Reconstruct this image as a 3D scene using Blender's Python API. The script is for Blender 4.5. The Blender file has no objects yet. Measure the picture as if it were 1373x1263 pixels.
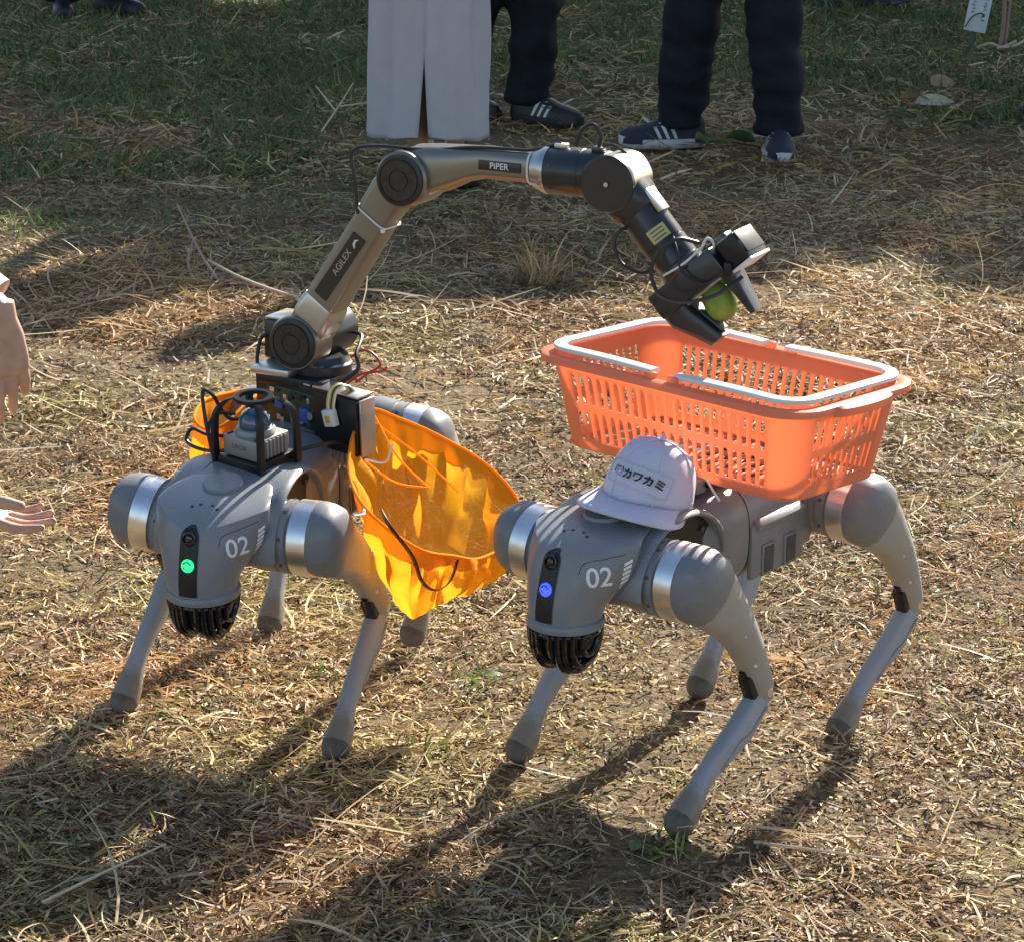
import bpy, bmesh, math, random
import numpy as np
from mathutils import Vector, Matrix
from mathutils.bvhtree import BVHTree

random.seed(7)
rng = np.random.default_rng(11)
R_ = math.radians
scene = bpy.context.scene
COL = scene.collection

# ------------------------------------------------------------------ camera
def make_camera():
    cam = bpy.data.cameras.new('camera')
    cam.sensor_fit = 'HORIZONTAL'; cam.sensor_width = 36.0
    cam.lens = 36.0 * 3473.0 / 1373.0
    cam.clip_start = 0.05; cam.clip_end = 3000
    o = bpy.data.objects.new('camera', cam); COL.objects.link(o)
    p, r = 0.2887, 0.0196
    cp, sp = math.cos(p), math.sin(p)
    Rm = Matrix(((1, 0, 0), (0, -sp, -cp), (0, cp, -sp)))
    c, s = math.cos(r), math.sin(r)
    Rr = Matrix(((c, -s, 0), (s, c, 0), (0, 0, 1))) @ Rm
    right, down, fwd = Rr[0], Rr[1], Rr[2]
    M = Matrix((right, -down, -fwd)).transposed().to_4x4()
    M.translation = (0, 0, 1.3281)
    o.matrix_world = M
    scene.camera = o
make_camera()

# ------------------------------------------------------------------ light
SUN_AZ, SUN_EL = 26.0, 30.0           # azimuth from +Y towards +X
world = bpy.data.worlds.new('World'); scene.world = world; world.use_nodes = True
wn = world.node_tree.nodes; wl = world.node_tree.links; wn.clear()
sky = wn.new('ShaderNodeTexSky'); sky.sky_type = 'NISHITA'; sky.sun_disc = False
sky.sun_elevation = R_(SUN_EL); sky.sun_rotation = R_(SUN_AZ)
sky.air_density = 1.0; sky.dust_density = 1.2; sky.ozone_density = 1.0
bg = wn.new('ShaderNodeBackground'); bg.inputs[1].default_value = 0.078
wo = wn.new('ShaderNodeOutputWorld')
wl.new(sky.outputs[0], bg.inputs[0]); wl.new(bg.outputs[0], wo.inputs[0])
sd = bpy.data.lights.new('sun', 'SUN'); sd.energy = 5.0; sd.angle = R_(0.53); sd.color = (1.0, 0.915, 0.79)
so = bpy.data.objects.new('sun', sd); COL.objects.link(so)
sdir = Vector((math.sin(R_(SUN_AZ)) * math.cos(R_(SUN_EL)), math.cos(R_(SUN_AZ)) * math.cos(R_(SUN_EL)), math.sin(R_(SUN_EL))))
so.rotation_euler = sdir.to_track_quat('Z', 'Y').to_euler()
so.location = sdir * 30
scene.view_settings.view_transform = 'Standard'
scene.view_settings.look = 'None'
scene.view_settings.exposure = 1.42
scene.view_settings.gamma = 1.0
scene.view_settings.use_curve_mapping = False
scene.cycles.use_denoising = True
scene.cycles.max_bounces = 5
scene.cycles.transparent_max_bounces = 12
scene.cycles.sample_clamp_indirect = 6.0

# ------------------------------------------------------------------ materials
MATS = {}
def mat(name, col, rough=0.5, metal=0.0, var=0.08, scale=40.0, bump=0.0, bscale=300.0, spec=0.5,
        dirt=None, dirt_amt=0.0, dirt_scale=25.0, coat=0.0, rvar=0.08, emit=None, transl=0.0, trans_col=None, sub=0.0):
    if name in MATS: return MATS[name]
    m = bpy.data.materials.new(name); m.use_nodes = True; MATS[name] = m
    nt = m.node_tree; N = nt.nodes; L = nt.links
    b = N['Principled BSDF']
    b.inputs['Metallic'].default_value = metal
    b.inputs['Specular IOR Level'].default_value = spec
    b.inputs['Coat Weight'].default_value = coat
    if sub > 0:
        b.inputs['Subsurface Weight'].default_value = sub
        b.inputs['Subsurface Radius'].default_value = (0.012, 0.005, 0.003)
    tc = N.new('ShaderNodeTexCoord')
    n1 = N.new('ShaderNodeTexNoise'); n1.inputs['Scale'].default_value = scale; n1.inputs['Detail'].default_value = 6
    L.new(tc.outputs['Object'], n1.inputs['Vector'])
    rmp = N.new('ShaderNodeMapRange')
    rmp.inputs['From Min'].default_value = 0.3; rmp.inputs['From Max'].default_value = 0.7
    rmp.inputs['To Min'].default_value = 1 - var; rmp.inputs['To Max'].default_value = 1 + var
    L.new(n1.outputs['Fac'], rmp.inputs['Value'])
    mul = N.new('ShaderNodeVectorMath'); mul.operation = 'SCALE'
    mul.inputs[0].default_value = col[:3]
    L.new(rmp.outputs[0], mul.inputs['Scale'])
    cout = mul.outputs[0]
    if dirt is not None:
        n2 = N.new('ShaderNodeTexNoise'); n2.inputs['Scale'].default_value = dirt_scale; n2.inputs['Detail'].default_value = 8
        n2.inputs['Roughness'].default_value = 0.7
        L.new(tc.outputs['Object'], n2.inputs['Vector'])
        r2 = N.new('ShaderNodeMapRange'); r2.inputs['From Min'].default_value = 0.48; r2.inputs['From Max'].default_value = 0.72
        r2.inputs['To Max'].default_value = dirt_amt
        L.new(n2.outputs['Fac'], r2.inputs['Value'])
        mx = N.new('ShaderNodeMix'); mx.data_type = 'RGBA'
        L.new(r2.outputs[0], mx.inputs['Factor']); L.new(cout, mx.inputs['A']); mx.inputs['B'].default_value = (*dirt, 1)
        cout = mx.outputs['Result']
    L.new(cout, b.inputs['Base Color'])
    rr = N.new('ShaderNodeMapRange'); rr.inputs['To Min'].default_value = max(0.02, rough - rvar); rr.inputs['To Max'].default_value = min(1, rough + rvar)
    n3 = N.new('ShaderNodeTexNoise'); n3.inputs['Scale'].default_value = scale * 2.7; n3.inputs['Detail'].default_value = 5
    L.new(tc.outputs['Object'], n3.inputs['Vector']); L.new(n3.outputs['Fac'], rr.inputs['Value'])
    L.new(rr.outputs[0], b.inputs['Roughness'])
    if bump > 0:
        nb = N.new('ShaderNodeTexNoise'); nb.inputs['Scale'].default_value = bscale; nb.inputs['Detail'].default_value = 3
        L.new(tc.outputs['Object'], nb.inputs['Vector'])
        bp = N.new('ShaderNodeBump'); bp.inputs['Strength'].default_value = bump; bp.inputs['Distance'].default_value = 0.002
        L.new(nb.outputs['Fac'], bp.inputs['Height']); L.new(bp.outputs[0], b.inputs['Normal'])
    if emit is not None:
        b.inputs['Emission Color'].default_value = (*emit[:3], 1); b.inputs['Emission Strength'].default_value = emit[3]
    if transl > 0:
        out = N['Material Output']
        tr = N.new('ShaderNodeBsdfTranslucent'); tr.inputs['Color'].default_value = (*(trans_col or col)[:3], 1)
        ms = N.new('ShaderNodeMixShader'); ms.inputs[0].default_value = transl
        L.new(b.outputs[0], ms.inputs[1]); L.new(tr.outputs[0], ms.inputs[2]); L.new(ms.outputs[0], out.inputs[0])
    return m

def mud_calf_mat():
    """robot shin plastic with dried mud splashed on its lower end (object space: foot at z=-0.213)"""
    m = mat('shin_plastic', (0.30, 0.32, 0.345), 0.42, var=0.05, scale=30, dirt=(0.30, 0.25, 0.17), dirt_amt=0.18, dirt_scale=60)
    nt = m.node_tree; N = nt.nodes; L = nt.links; b = N['Principled BSDF']
    src = b.inputs['Base Color'].links[0].from_socket
    tc = N.new('ShaderNodeTexCoord'); sp = N.new('ShaderNodeSeparateXYZ'); L.new(tc.outputs['Object'], sp.inputs[0])
    nz = N.new('ShaderNodeTexNoise'); nz.inputs['Scale'].default_value = 70; nz.inputs['Detail'].default_value = 6; nz.inputs['Roughness'].default_value = 0.7
    L.new(tc.outputs['Object'], nz.inputs['Vector'])
    ad = N.new('ShaderNodeMath'); ad.operation = 'MULTIPLY_ADD'; ad.inputs[1].default_value = 0.12
    L.new(nz.outputs['Fac'], ad.inputs[0]); L.new(sp.outputs['Z'], ad.inputs[2])
    mr = N.new('ShaderNodeMapRange'); mr.inputs['From Min'].default_value = -0.085; mr.inputs['From Max'].default_value = -0.125
    mr.inputs['To Min'].default_value = 0; mr.inputs['To Max'].default_value = 0.85
    L.new(ad.outputs[0], mr.inputs['Value'])
    mx = N.new('ShaderNodeMix'); mx.data_type = 'RGBA'; L.new(mr.outputs[0], mx.inputs['Factor']); L.new(src, mx.inputs['A'])
    mx.inputs['B'].default_value = (0.21, 0.17, 0.115, 1)
    L.new(mx.outputs['Result'], b.inputs['Base Color'])
    return m

def vcol_mat(name, rough=0.6, transl=0.25, spec=0.35):
    """blade material: colour of each blade stored on the mesh"""
    m = bpy.data.materials.new(name); m.use_nodes = True
    N = m.node_tree.nodes; L = m.node_tree.links; b = N['Principled BSDF']
    a = N.new('ShaderNodeAttribute'); a.attribute_name = 'blade_colour'
    L.new(a.outputs['Color'], b.inputs['Base Color'])
    b.inputs['Roughness'].default_value = rough; b.inputs['Specular IOR Level'].default_value = spec
    tr = N.new('ShaderNodeBsdfTranslucent'); L.new(a.outputs['Color'], tr.inputs['Color'])
    ms = N.new('ShaderNodeMixShader'); ms.inputs[0].default_value = transl
    L.new(b.outputs[0], ms.inputs[1]); L.new(tr.outputs[0], ms.inputs[2]); L.new(ms.outputs[0], N['Material Output'].inputs[0])
    return m

# ------------------------------------------------------------------ mesh helpers
class MB:
    def __init__(s): s.v = []; s.f = []
    def add(s, vs, fs, M=None):
        k = len(s.v)
        s.v += [tuple(M @ Vector(p)) if M is not None else tuple(p) for p in vs]
        s.f += [tuple(i + k for i in f) for f in fs]
        return s
    def box(s, c, size, R=None, bev=0.0, seg=2):
        bm = bmesh.new(); bmesh.ops.create_cube(bm, size=1)
        for v in bm.verts: v.co = Vector((v.co.x * size[0], v.co.y * size[1], v.co.z * size[2]))
        if bev > 0: bmesh.ops.bevel(bm, geom=list(bm.edges), offset=min(bev, min(size) * 0.45), segments=seg, profile=0.5, affect='EDGES')
        bm.verts.index_update()
        M = Matrix.Translation(c) @ (R.to_4x4() if R is not None else Matrix.Identity(4))
        s.add([v.co for v in bm.verts], [[v.index for v in f.verts] for f in bm.faces], M); bm.free(); return s
    def lathe(s, prof, o=(0, 0, 0), axis=(0, 0, 1), seg=32, mod=None, cap=True):
        q = Vector(axis).normalized().to_track_quat('Z', 'Y').to_matrix(); o = Vector(o)
        rings = []
        for r, h in prof:
            ring = []
            for k in range(seg):
                t = 2 * math.pi * k / seg
                rr = r * (mod(t, h) if mod else 1)
                ring.append(o + q @ Vector((rr * math.cos(t), rr * math.sin(t), h)))
            rings.append(ring)
        return s.loft(rings, cap=cap)
    def loft(s, rings, cap=True, closed=True):
        n = len(rings[0]); vs = [p for r in rings for p in r]; fs = []
        for i in range(len(rings) - 1):
            for k in range(n if closed else n - 1):
                k2 = (k + 1) % n
                fs.append((i * n + k, i * n + k2, (i + 1) * n + k2, (i + 1) * n + k))
        if cap:
            fs.append(tuple(range(n - 1, -1, -1))); b = (len(rings) - 1) * n; fs.append(tuple(b + k for k in range(n)))
        return s.add(vs, fs)
    def tube(s, pts, r, seg=10, cap=True, flat=1.0):
        pts = [Vector(p) for p in pts]; rs = r if isinstance(r, (list, tuple)) else [r] * len(pts)
        rings = []; ref = None
        for i, p in enumerate(pts):
            t = (pts[min(i + 1, len(pts) - 1)] - pts[max(i - 1, 0)]).normalized()
            if ref is None:
                ref = Vector((0, 0, 1)) if abs(t.z) < 0.9 else Vector((1, 0, 0))
            u = (ref - t * ref.dot(t)).normalized(); w = t.cross(u); ref = u
            rings.append([p + (u * math.cos(a) * flat + w * math.sin(a)) * rs[i] for a in [2 * math.pi * k / seg for k in range(seg)]])
        return s.loft(rings, cap=cap)
    def ball(s, c, r, sc=(1, 1, 1), seg=20, rg=12, R=None):
        c = Vector(c); R = R or Matrix.Identity(3); rings = []
        for i in range(rg + 1):
            th = math.pi * (i + 0.02) / (rg + 0.04)
            rings.append([c + R @ Vector((r * sc[0] * math.sin(th) * math.cos(2 * math.pi * k / seg), r * sc[1] * math.sin(th) * math.sin(2 * math.pi * k / seg), r * sc[2] * math.cos(th))) for k in range(seg)])
        return s.loft(rings)
    def mirror_y(s):
        m = MB(); m.v = [(x, -y, z) for x, y, z in s.v]; m.f = [tuple(reversed(f)) for f in s.f]; return m
    def mesh(s, name, sharp=35.0, fix=True):
        me = bpy.data.meshes.new(name); me.from_pydata(s.v, [], s.f)
        if fix:
            bm = bmesh.new(); bm.from_mesh(me); bmesh.ops.recalc_face_normals(bm, faces=bm.faces); bm.to_mesh(me); bm.free()
        me.polygons.foreach_set('use_smooth', [True] * len(me.polygons))
        if sharp < 179: me.set_sharp_from_angle(angle=R_(sharp))
        me.update(); return me

def ell(c, u, w, a, b, n=16, p=2.0):
    """superellipse ring"""
    c = Vector(c); u = Vector(u); w = Vector(w); out = []
    for k in range(n):
        t = 2 * math.pi * k / n; ct, st = math.cos(t), math.sin(t)
        out.append(c + u * (a * math.copysign(abs(ct) ** (2 / p), ct)) + w * (b * math.copysign(abs(st) ** (2 / p), st)))
    return out

def link(name, data, m=None, parent=None, M=None):
    o = bpy.data.objects.new(name, data); COL.objects.link(o)
    if m is not None and data is not None and not data.materials: data.materials.append(m)
    if parent is not None: o.parent = parent
    if M is not None: o.matrix_basis = M
    return o
def obj(name, mb, m, parent=None, M=None, sharp=35.0, fix=True):
    return link(name, mb.mesh(name, sharp, fix), m, parent, M)
def tag(o, label=None, cat=None, group=None, kind=None):
    if label: o['label'] = label
    if cat: o['category'] = cat
    if group: o['group'] = group
    if kind: o['kind'] = kind
    return o
def empty(name, loc=(0, 0, 0), rz=0.0, label=None, cat=None, group=None):
    o = bpy.data.objects.new(name, None); COL.objects.link(o); o.empty_display_size = 0.1
    o.matrix_basis = Matrix.Translation(loc) @ Matrix.Rotation(rz, 4, 'Z')
    return tag(o, label, cat, group)
def bake(o):
    """replace an object's mesh by its evaluated (modified) mesh"""
    dg = bpy.context.evaluated_depsgraph_get()
    me = bpy.data.meshes.new_from_object(o.evaluated_get(dg)); me.name = o.name
    o.modifiers.clear(); o.data = me; return me
def smooth_mesh(mb, name, levels=2, sharp=180.0, creases=None):
    me = mb.mesh(name, 180)
    if creases:
        cs = {tuple(sorted(e)) for e in creases}; a = me.attributes.new('crease_edge', 'FLOAT', 'EDGE')
        a.data.foreach_set('value', [0.75 if tuple(sorted(e.vertices)) in cs else 0.0 for e in me.edges])
    o = bpy.data.objects.new('tmp', me); COL.objects.link(o)
    md = o.modifiers.new('s', 'SUBSURF'); md.levels = levels; md.render_levels = levels
    m2 = bake(o); bpy.data.objects.remove(o); m2.name = name
    m2.polygons.foreach_set('use_smooth', [True] * len(m2.polygons))
    if sharp < 179: m2.set_sharp_from_angle(angle=R_(sharp))
    return m2
def catmull(pts, n=6):
    P = [Vector(p) for p in pts]; P = [2 * P[0] - P[1]] + P + [2 * P[-1] - P[-2]]; out = []
    for i in range(1, len(P) - 2):
        for k in range(n):
            t = k / n; a, b, c, d = P[i - 1], P[i], P[i + 1], P[i + 2]
            out.append(0.5 * ((2 * b) + (c - a) * t + (2 * a - 5 * b + 4 * c - d) * t * t + (3 * b - a - 3 * c + d) * t ** 3))
    out.append(P[-2]); return out
def text_mesh(body, size=1.0, bold=0.0, cuts=1):
    c = bpy.data.curves.new('t', 'FONT'); c.body = body; c.size = size; c.align_x = 'CENTER'; c.align_y = 'CENTER'; c.offset = bold; c.resolution_u = 3
    o = bpy.data.objects.new('t', c); COL.objects.link(o)
    dg = bpy.context.evaluated_depsgraph_get(); me = bpy.data.meshes.new_from_object(o.evaluated_get(dg))
    bpy.data.objects.remove(o)
    bm = bmesh.new(); bm.from_mesh(me); bmesh.ops.triangulate(bm, faces=bm.faces)
    for _ in range(cuts):
        es = [e for e in bm.edges if e.calc_length() > size * 0.16]
        if es: bmesh.ops.subdivide_edges(bm, edges=es, cuts=1); bmesh.ops.triangulate(bm, faces=bm.faces)
    vs = [v.co.copy() for v in bm.verts]; bm.verts.index_update(); fs = [[v.index for v in f.verts] for f in bm.faces]; bm.free()
    return vs, fs
def bvh_of(me, M=None):
    vs = [(M @ v.co) if M is not None else v.co.copy() for v in me.vertices]
    return BVHTree.FromPolygons(vs, [tuple(p.vertices) for p in me.polygons])
def decal(vs, o, u, w, direction, tree, off=0.0008):
    """lay flat 2D verts on a surface: origin o, axes u,w, cast along direction"""
    o = Vector(o); u = Vector(u); w = Vector(w); d = Vector(direction).normalized(); out = []
    for p in vs:
        q = o + u * p[0] + w * p[1]
        h = tree.ray_cast(q - d * 0.08, d)
        out.append((h[0] - d * off) if h[0] is not None else q)
    return out

# value noise for placing things on the ground
_lat = rng.random((256, 256))
def vnoise(x, y, s):
    x = np.asarray(x, float) * s + 91.7; y = np.asarray(y, float) * s + 37.3
    xi = np.floor(x).astype(int); yi = np.floor(y).astype(int); fx = x - xi; fy = y - yi
    fx = fx * fx * (3 - 2 * fx); fy = fy * fy * (3 - 2 * fy); g = lambda a, b: _lat[a % 256, b % 256]
    return (g(xi, yi) * (1 - fx) + g(xi + 1, yi) * fx) * (1 - fy) + (g(xi, yi + 1) * (1 - fx) + g(xi + 1, yi + 1) * fx) * fy
def gz(x, y):
    return (vnoise(x, y, 1.3) - 0.5) * 0.022 + (vnoise(x, y, 5.0) - 0.5) * 0.016 + (vnoise(x, y, 17.0) - 0.5) * 0.008

# ------------------------------------------------------------------ ground
def ground_material():
    m = bpy.data.materials.new('field_soil'); m.use_nodes = True
    N = m.node_tree.nodes; L = m.node_tree.links; b = N['Principled BSDF']
    tc = N.new('ShaderNodeTexCoord')
    def noise(s, d=6, r=0.6):
        n = N.new('ShaderNodeTexNoise'); n.inputs['Scale'].default_value = s; n.inputs['Detail'].default_value = d; n.inputs['Roughness'].default_value = r
        L.new(tc.outputs['Object'], n.inputs['Vector']); return n
    n1 = noise(60, 8, 0.75)
    cr = N.new('ShaderNodeValToRGB'); e = cr.color_ramp.elements
    e[0].position = 0.3; e[0].color = (0.055, 0.041, 0.026, 1); e[1].position = 0.72; e[1].color = (0.38, 0.30, 0.195, 1)
    k = cr.color_ramp.elements.new(0.5); k.color = (0.20, 0.148, 0.088, 1)
    L.new(n1.outputs['Fac'], cr.inputs[0])
    # the far meadow keeps more living grass
    sp = N.new('ShaderNodeSeparateXYZ'); L.new(tc.outputs['Object'], sp.inputs[0])
    n2 = noise(0.9, 3)
    ad = N.new('ShaderNodeMath'); ad.operation = 'MULTIPLY_ADD'; ad.inputs[1].default_value = 5.0
    L.new(n2.outputs['Fac'], ad.inputs[0]); L.new(sp.outputs['Y'], ad.inputs[2])
    mr = N.new('ShaderNodeMapRange'); mr.inputs['From Min'].default_value = 10.0; mr.inputs['From Max'].default_value = 13.0; mr.inputs['To Max'].default_value = 0.75
    L.new(ad.outputs[0], mr.inputs['Value'])
    n3 = noise(35, 6)
    cg = N.new('ShaderNodeValToRGB'); e = cg.color_ramp.elements
    e[0].position = 0.3; e[0].color = (0.03, 0.045, 0.015, 1); e[1].position = 0.72; e[1].color = (0.13, 0.16, 0.06, 1)
    L.new(n3.outputs['Fac'], cg.inputs[0])
    mx = N.new('ShaderNodeMix'); mx.data_type = 'RGBA'
    L.new(mr.outputs[0], mx.inputs['Factor']); L.new(cr.outputs[0], mx.inputs['A']); L.new(cg.outputs[0], mx.inputs['B'])
    L.new(mx.outputs['Result'], b.inputs['Base Color'])
    b.inputs['Roughness'].default_value = 0.95; b.inputs['Specular IOR Level'].default_value = 0.15
    nb = noise(140, 6, 0.7); bp = N.new('ShaderNodeBump'); bp.inputs['Strength'].default_value = 0.9; bp.inputs['Distance'].default_value = 0.012
    L.new(nb.outputs['Fac'], bp.inputs['Height']); L.new(bp.outputs[0], b.inputs['Normal'])
    return m

def axis_steps(lo, hi, step, far):
    a = list(np.arange(lo, hi + 1e-6, step)); d = step
    L = [lo]; 
    while L[-1] > -far: d *= 1.35; L.append(L[-1] - d)
    d = step; H = [a[-1]]
    while H[-1] < far: d *= 1.35; H.append(H[-1] + d)
    return np.array(L[:0:-1] + a + H[1:])

def make_ground():
    xs = axis_steps(-3.2, 3.2, 0.035, 900); ys = axis_steps(1.8, 13.4, 0.035, 900)
    X, Y = np.meshgrid(xs, ys); Z = gz(X, Y)
    nx, ny = len(xs), len(ys)
    v = np.stack([X.ravel(), Y.ravel(), Z.ravel()], 1).astype(np.float32)
    i = (np.arange(ny - 1)[:, None] * nx + np.arange(nx - 1)[None]).ravel()
    f = np.stack([i, i + 1, i + 1 + nx, i + nx], 1).astype(np.int32)
    me = bpy.data.meshes.new('ground'); me.vertices.add(len(v)); me.vertices.foreach_set('co', v.ravel())
    me.loops.add(f.size); me.loops.foreach_set('vertex_index', f.ravel())
    me.polygons.add(len(f)); me.polygons.foreach_set('loop_start', np.arange(0, f.size, 4, dtype=np.int32))
    me.update(calc_edges=True); me.polygons.foreach_set('use_smooth', np.ones(len(f), bool))
    o = link('ground', me, ground_material()); tag(o, kind='structure')
make_ground()

def blades(name, x, y, z, th, ph, Ln, W, lat, sag, roll, col, m, S=3, tip=0.25, label=None, cat=None, parent=None):
    n = len(x); s = np.linspace(0, 1, S + 1)[None, :]
    c = lambda a: np.asarray(a, float)[:, None]
    th, ph, Ln, W, lat, sag, roll = map(c, (th, ph, Ln, W, lat, sag, roll))
    hx, hy = np.cos(th), np.sin(th)
    px = c(x) + Ln * (s * np.cos(ph) * hx - lat * s * s * hy)
    py = c(y) + Ln * (s * np.cos(ph) * hy + lat * s * s * hx)
    pz = c(z) + Ln * (s * np.sin(ph) - sag * s * s)
    pz = np.maximum(pz, gz(px, py) + 0.0015)
    w = W * 0.5 * np.where(s < 0.6, 1.0, 1.0 - (1 - tip) * (s - 0.6) / 0.4)
    wx = -hy * np.cos(roll) * w; wy = hx * np.cos(roll) * w; wz = np.sin(roll) * w
    A = np.stack([px - wx, py - wy, pz - wz], -1); B = np.stack([px + wx, py + wy, pz + wz], -1)
    v = np.stack([A, B], 2).reshape(-1, 3).astype(np.float32)         # n,(S+1),2
    k = np.arange(n)[:, None] * (2 * (S + 1)) + 2 * np.arange(S)[None]; k = k.ravel()
    f = np.stack([k, k + 1, k + 3, k + 2], 1).astype(np.int32)
    me = bpy.data.meshes.new(name); me.vertices.add(len(v)); me.vertices.foreach_set('co', v.ravel())
    me.loops.add(f.size); me.loops.foreach_set('vertex_index', f.ravel())
    me.polygons.add(len(f)); me.polygons.foreach_set('loop_start', np.arange(0, f.size, 4, dtype=np.int32))
    me.update(calc_edges=True); me.polygons.foreach_set('use_smooth', np.ones(len(f), bool))
    a = me.color_attributes.new('blade_colour', 'FLOAT_COLOR', 'POINT')
    cc = np.repeat(np.concatenate([np.asarray(col), np.ones((n, 1))], 1), 2 * (S + 1), 0).astype(np.float32)
    a.data.foreach_set('color', cc.ravel())
    o = link(name, me, m, parent)
    if label: tag(o, label, cat, kind='stuff')
    return o

PAL = np.array([(0.62, 0.49, 0.29), (0.52, 0.39, 0.21), (0.68, 0.56, 0.36), (0.40, 0.28, 0.15), (0.25, 0.16, 0.085),
                (0.32, 0.20, 0.12), (0.14, 0.095, 0.055), (0.36, 0.36, 0.13), (0.50, 0.45, 0.22), (0.45, 0.40, 0.33)])
STRAW = vcol_mat('dry_straw', 0.62, 0.24, 0.28)
GREEN = vcol_mat('live_grass', 0.5, 0.35, 0.4)
def scatter(n, x0, x1, y0, y1, wedge=None):
    """random points; wedge widens the strip with distance"""
    y = rng.uniform(y0, y1, n)
    if wedge: x = rng.uniform(-1, 1, n) * (wedge[0] + wedge[1] * y)
    else: x = rng.uniform(x0, x1, n)
    return x, y
def pick(n, x, y, wts):
    p = np.asarray(wts, float); p /= p.sum(); idx = rng.choice(len(PAL), n, p=p); c = PAL[idx].copy()
    # patches: some spots redder, some yellower
    t = vnoise(x, y, 3.1)[:, None]; c *= 0.72 + 0.5 * vnoise(x, y, 1.7)[:, None]
    c *= np.where(t > 0.62, np.array([[1.05, 0.93, 0.84]]), 1.0) * np.where(t < 0.3, np.array([[0.98, 1.05, 0.9]]), 1.0)
    return np.clip(c * np.array([[1.03, 0.985, 0.95]]) * rng.uniform(0.7, 1.25, (n, 1)), 0.01, 0.85)

def straw_zone(name, n, y0, y1, wedge, ln, wd, wts, lift, label, S=3, up=0.28):
    x, y = scatter(n, 0, 0, y0, y1, wedge)
    pile = vnoise(x, y, 2.3) * 0.6 + vnoise(x, y, 9.0) * 0.4
    keep = rng.random(n) < np.clip((pile - 0.30) * 3.8, 0.10, 1.0)       # thin over bare soil, thick on piles
    x, y, pile = x[keep], y[keep], pile[keep]; n = len(x)
    z = gz(x, y) + rng.random(n) ** 1.6 * lift * (0.35 + pile * 1.2)
    L = rng.gamma(3.0, ln / 3.0, n); L = np.clip(L, ln * 0.25, ln * 3)
    blades(name, x, y, z, rng.uniform(0, 6.283, n), rng.normal(0.08, up, n), L, wd * rng.uniform(0.5, 1.5, n),
           rng.normal(0, 0.28, n), rng.uniform(-0.1, 0.35, n), rng.normal(0, 0.7, n), pick(n, x, y, wts), STRAW, S=S, label=label, cat='straw')

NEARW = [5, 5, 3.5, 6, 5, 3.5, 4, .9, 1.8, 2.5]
straw_zone('straw_litter', 165000, 2.25, 4.6, (0.45, 0.22), 0.023, 0.0026, NEARW, 0.013, 'chopped dry straw littering the ground under the robots')
straw_zone('straw_litter', 7000, 2.25, 4.6, (0.45, 0.22), 0.075, 0.0026, [5, 4, 5, 3, 1, 1, 1, 1, 1.5, 2], 0.016, 'long loose straw stalks lying around the robots', S=5, up=0.16)
straw_zone('straw_litter', 120000, 4.6, 7.4, (0.45, 0.22), 0.029, 0.0034, NEARW, 0.015, 'dry straw littering the sunny strip behind the robots')
straw_zone('straw_litter', 6000, 4.6, 7.4, (0.45, 0.22), 0.11, 0.0034, [5, 4, 5, 3, 1, 1, 1, 1, 1.5, 2], 0.02, 'long straw stalks lying in the sunny strip behind the robots', S=5, up=0.16)
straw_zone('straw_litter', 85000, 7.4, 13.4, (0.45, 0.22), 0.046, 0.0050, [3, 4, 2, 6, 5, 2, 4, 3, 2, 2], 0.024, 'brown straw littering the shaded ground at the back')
# crumbled dry leaves between the straw
def crumbs(n, y0, y1, sz):
    x, y = scatter(n, 0, 0, y0, y1, (0.45, 0.22)); k = rng.random(n) < np.clip((vnoise(x, y, 3.7) - 0.2) * 2.2, 0.08, 1)
    x, y = x[k], y[k]; n = len(x)
    blades('leaf_crumbs', x, y, gz(x, y) + rng.random(n) * 0.014, rng.uniform(0, 6.283, n), rng.normal(0.1, 0.5, n), sz * rng.uniform(0.5, 1.8, n), sz * rng.uniform(0.2, 0.5, n),
           rng.normal(0, 0.3, n), rng.uniform(0, 0.5, n), rng.normal(0, 0.6, n), pick(n, x, y, [2, 4, 1, 6, 5, 5, 4, .6, 1.5, 2]), STRAW, S=2, tip=0.4,
           label='crumbled brown dry leaves strewn %s' % ('around the robots' if y0 < 3 else 'over the ground behind the robots'), cat='leaf litter')
crumbs(70000, 2.25, 4.6, 0.0088); crumbs(50000, 4.6, 8.5, 0.012)
# green grass: sparse in front, thick at the back
def grass(n, y0, y1, wedge, h, w, thr, label, greens):
    x, y = scatter(n, 0, 0, y0, y1, wedge)
    g = vnoise(x, y, 0.9) * 0.65 + vnoise(x, y, 3.3) * 0.35
    t = thr if not callable(thr) else thr(x, y)
    k = rng.random(n) < np.clip((g - t) * 5, 0, 1); x, y = x[k], y[k]; n = len(x)
    c = greens[rng.integers(0, len(greens), n)] * rng.uniform(0.7, 1.25, (n, 1))
    blades('meadow_grass', x, y, gz(x, y), rng.uniform(0, 6.283, n), rng.normal(0.75, 0.35, n), h * rng.uniform(0.5, 1.7, n), w * rng.uniform(0.6, 1.3, n),
           rng.normal(0, 0.25, n), rng.uniform(0.1, 0.55, n), rng.normal(0, 0.35, n), c, GREEN, S=3, tip=0.1, label=label, cat='grass')
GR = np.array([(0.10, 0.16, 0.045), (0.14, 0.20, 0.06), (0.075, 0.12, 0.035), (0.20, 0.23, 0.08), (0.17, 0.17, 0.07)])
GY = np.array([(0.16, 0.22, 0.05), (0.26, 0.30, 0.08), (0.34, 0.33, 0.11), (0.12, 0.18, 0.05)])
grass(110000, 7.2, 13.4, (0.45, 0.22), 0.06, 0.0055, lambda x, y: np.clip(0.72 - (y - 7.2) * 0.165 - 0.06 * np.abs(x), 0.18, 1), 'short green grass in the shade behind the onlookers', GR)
grass(26000, 2.25, 7.2, (0.45, 0.22), 0.03, 0.0028, 0.555, 'sparse yellow green grass sprouting through the straw', GY)

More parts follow.
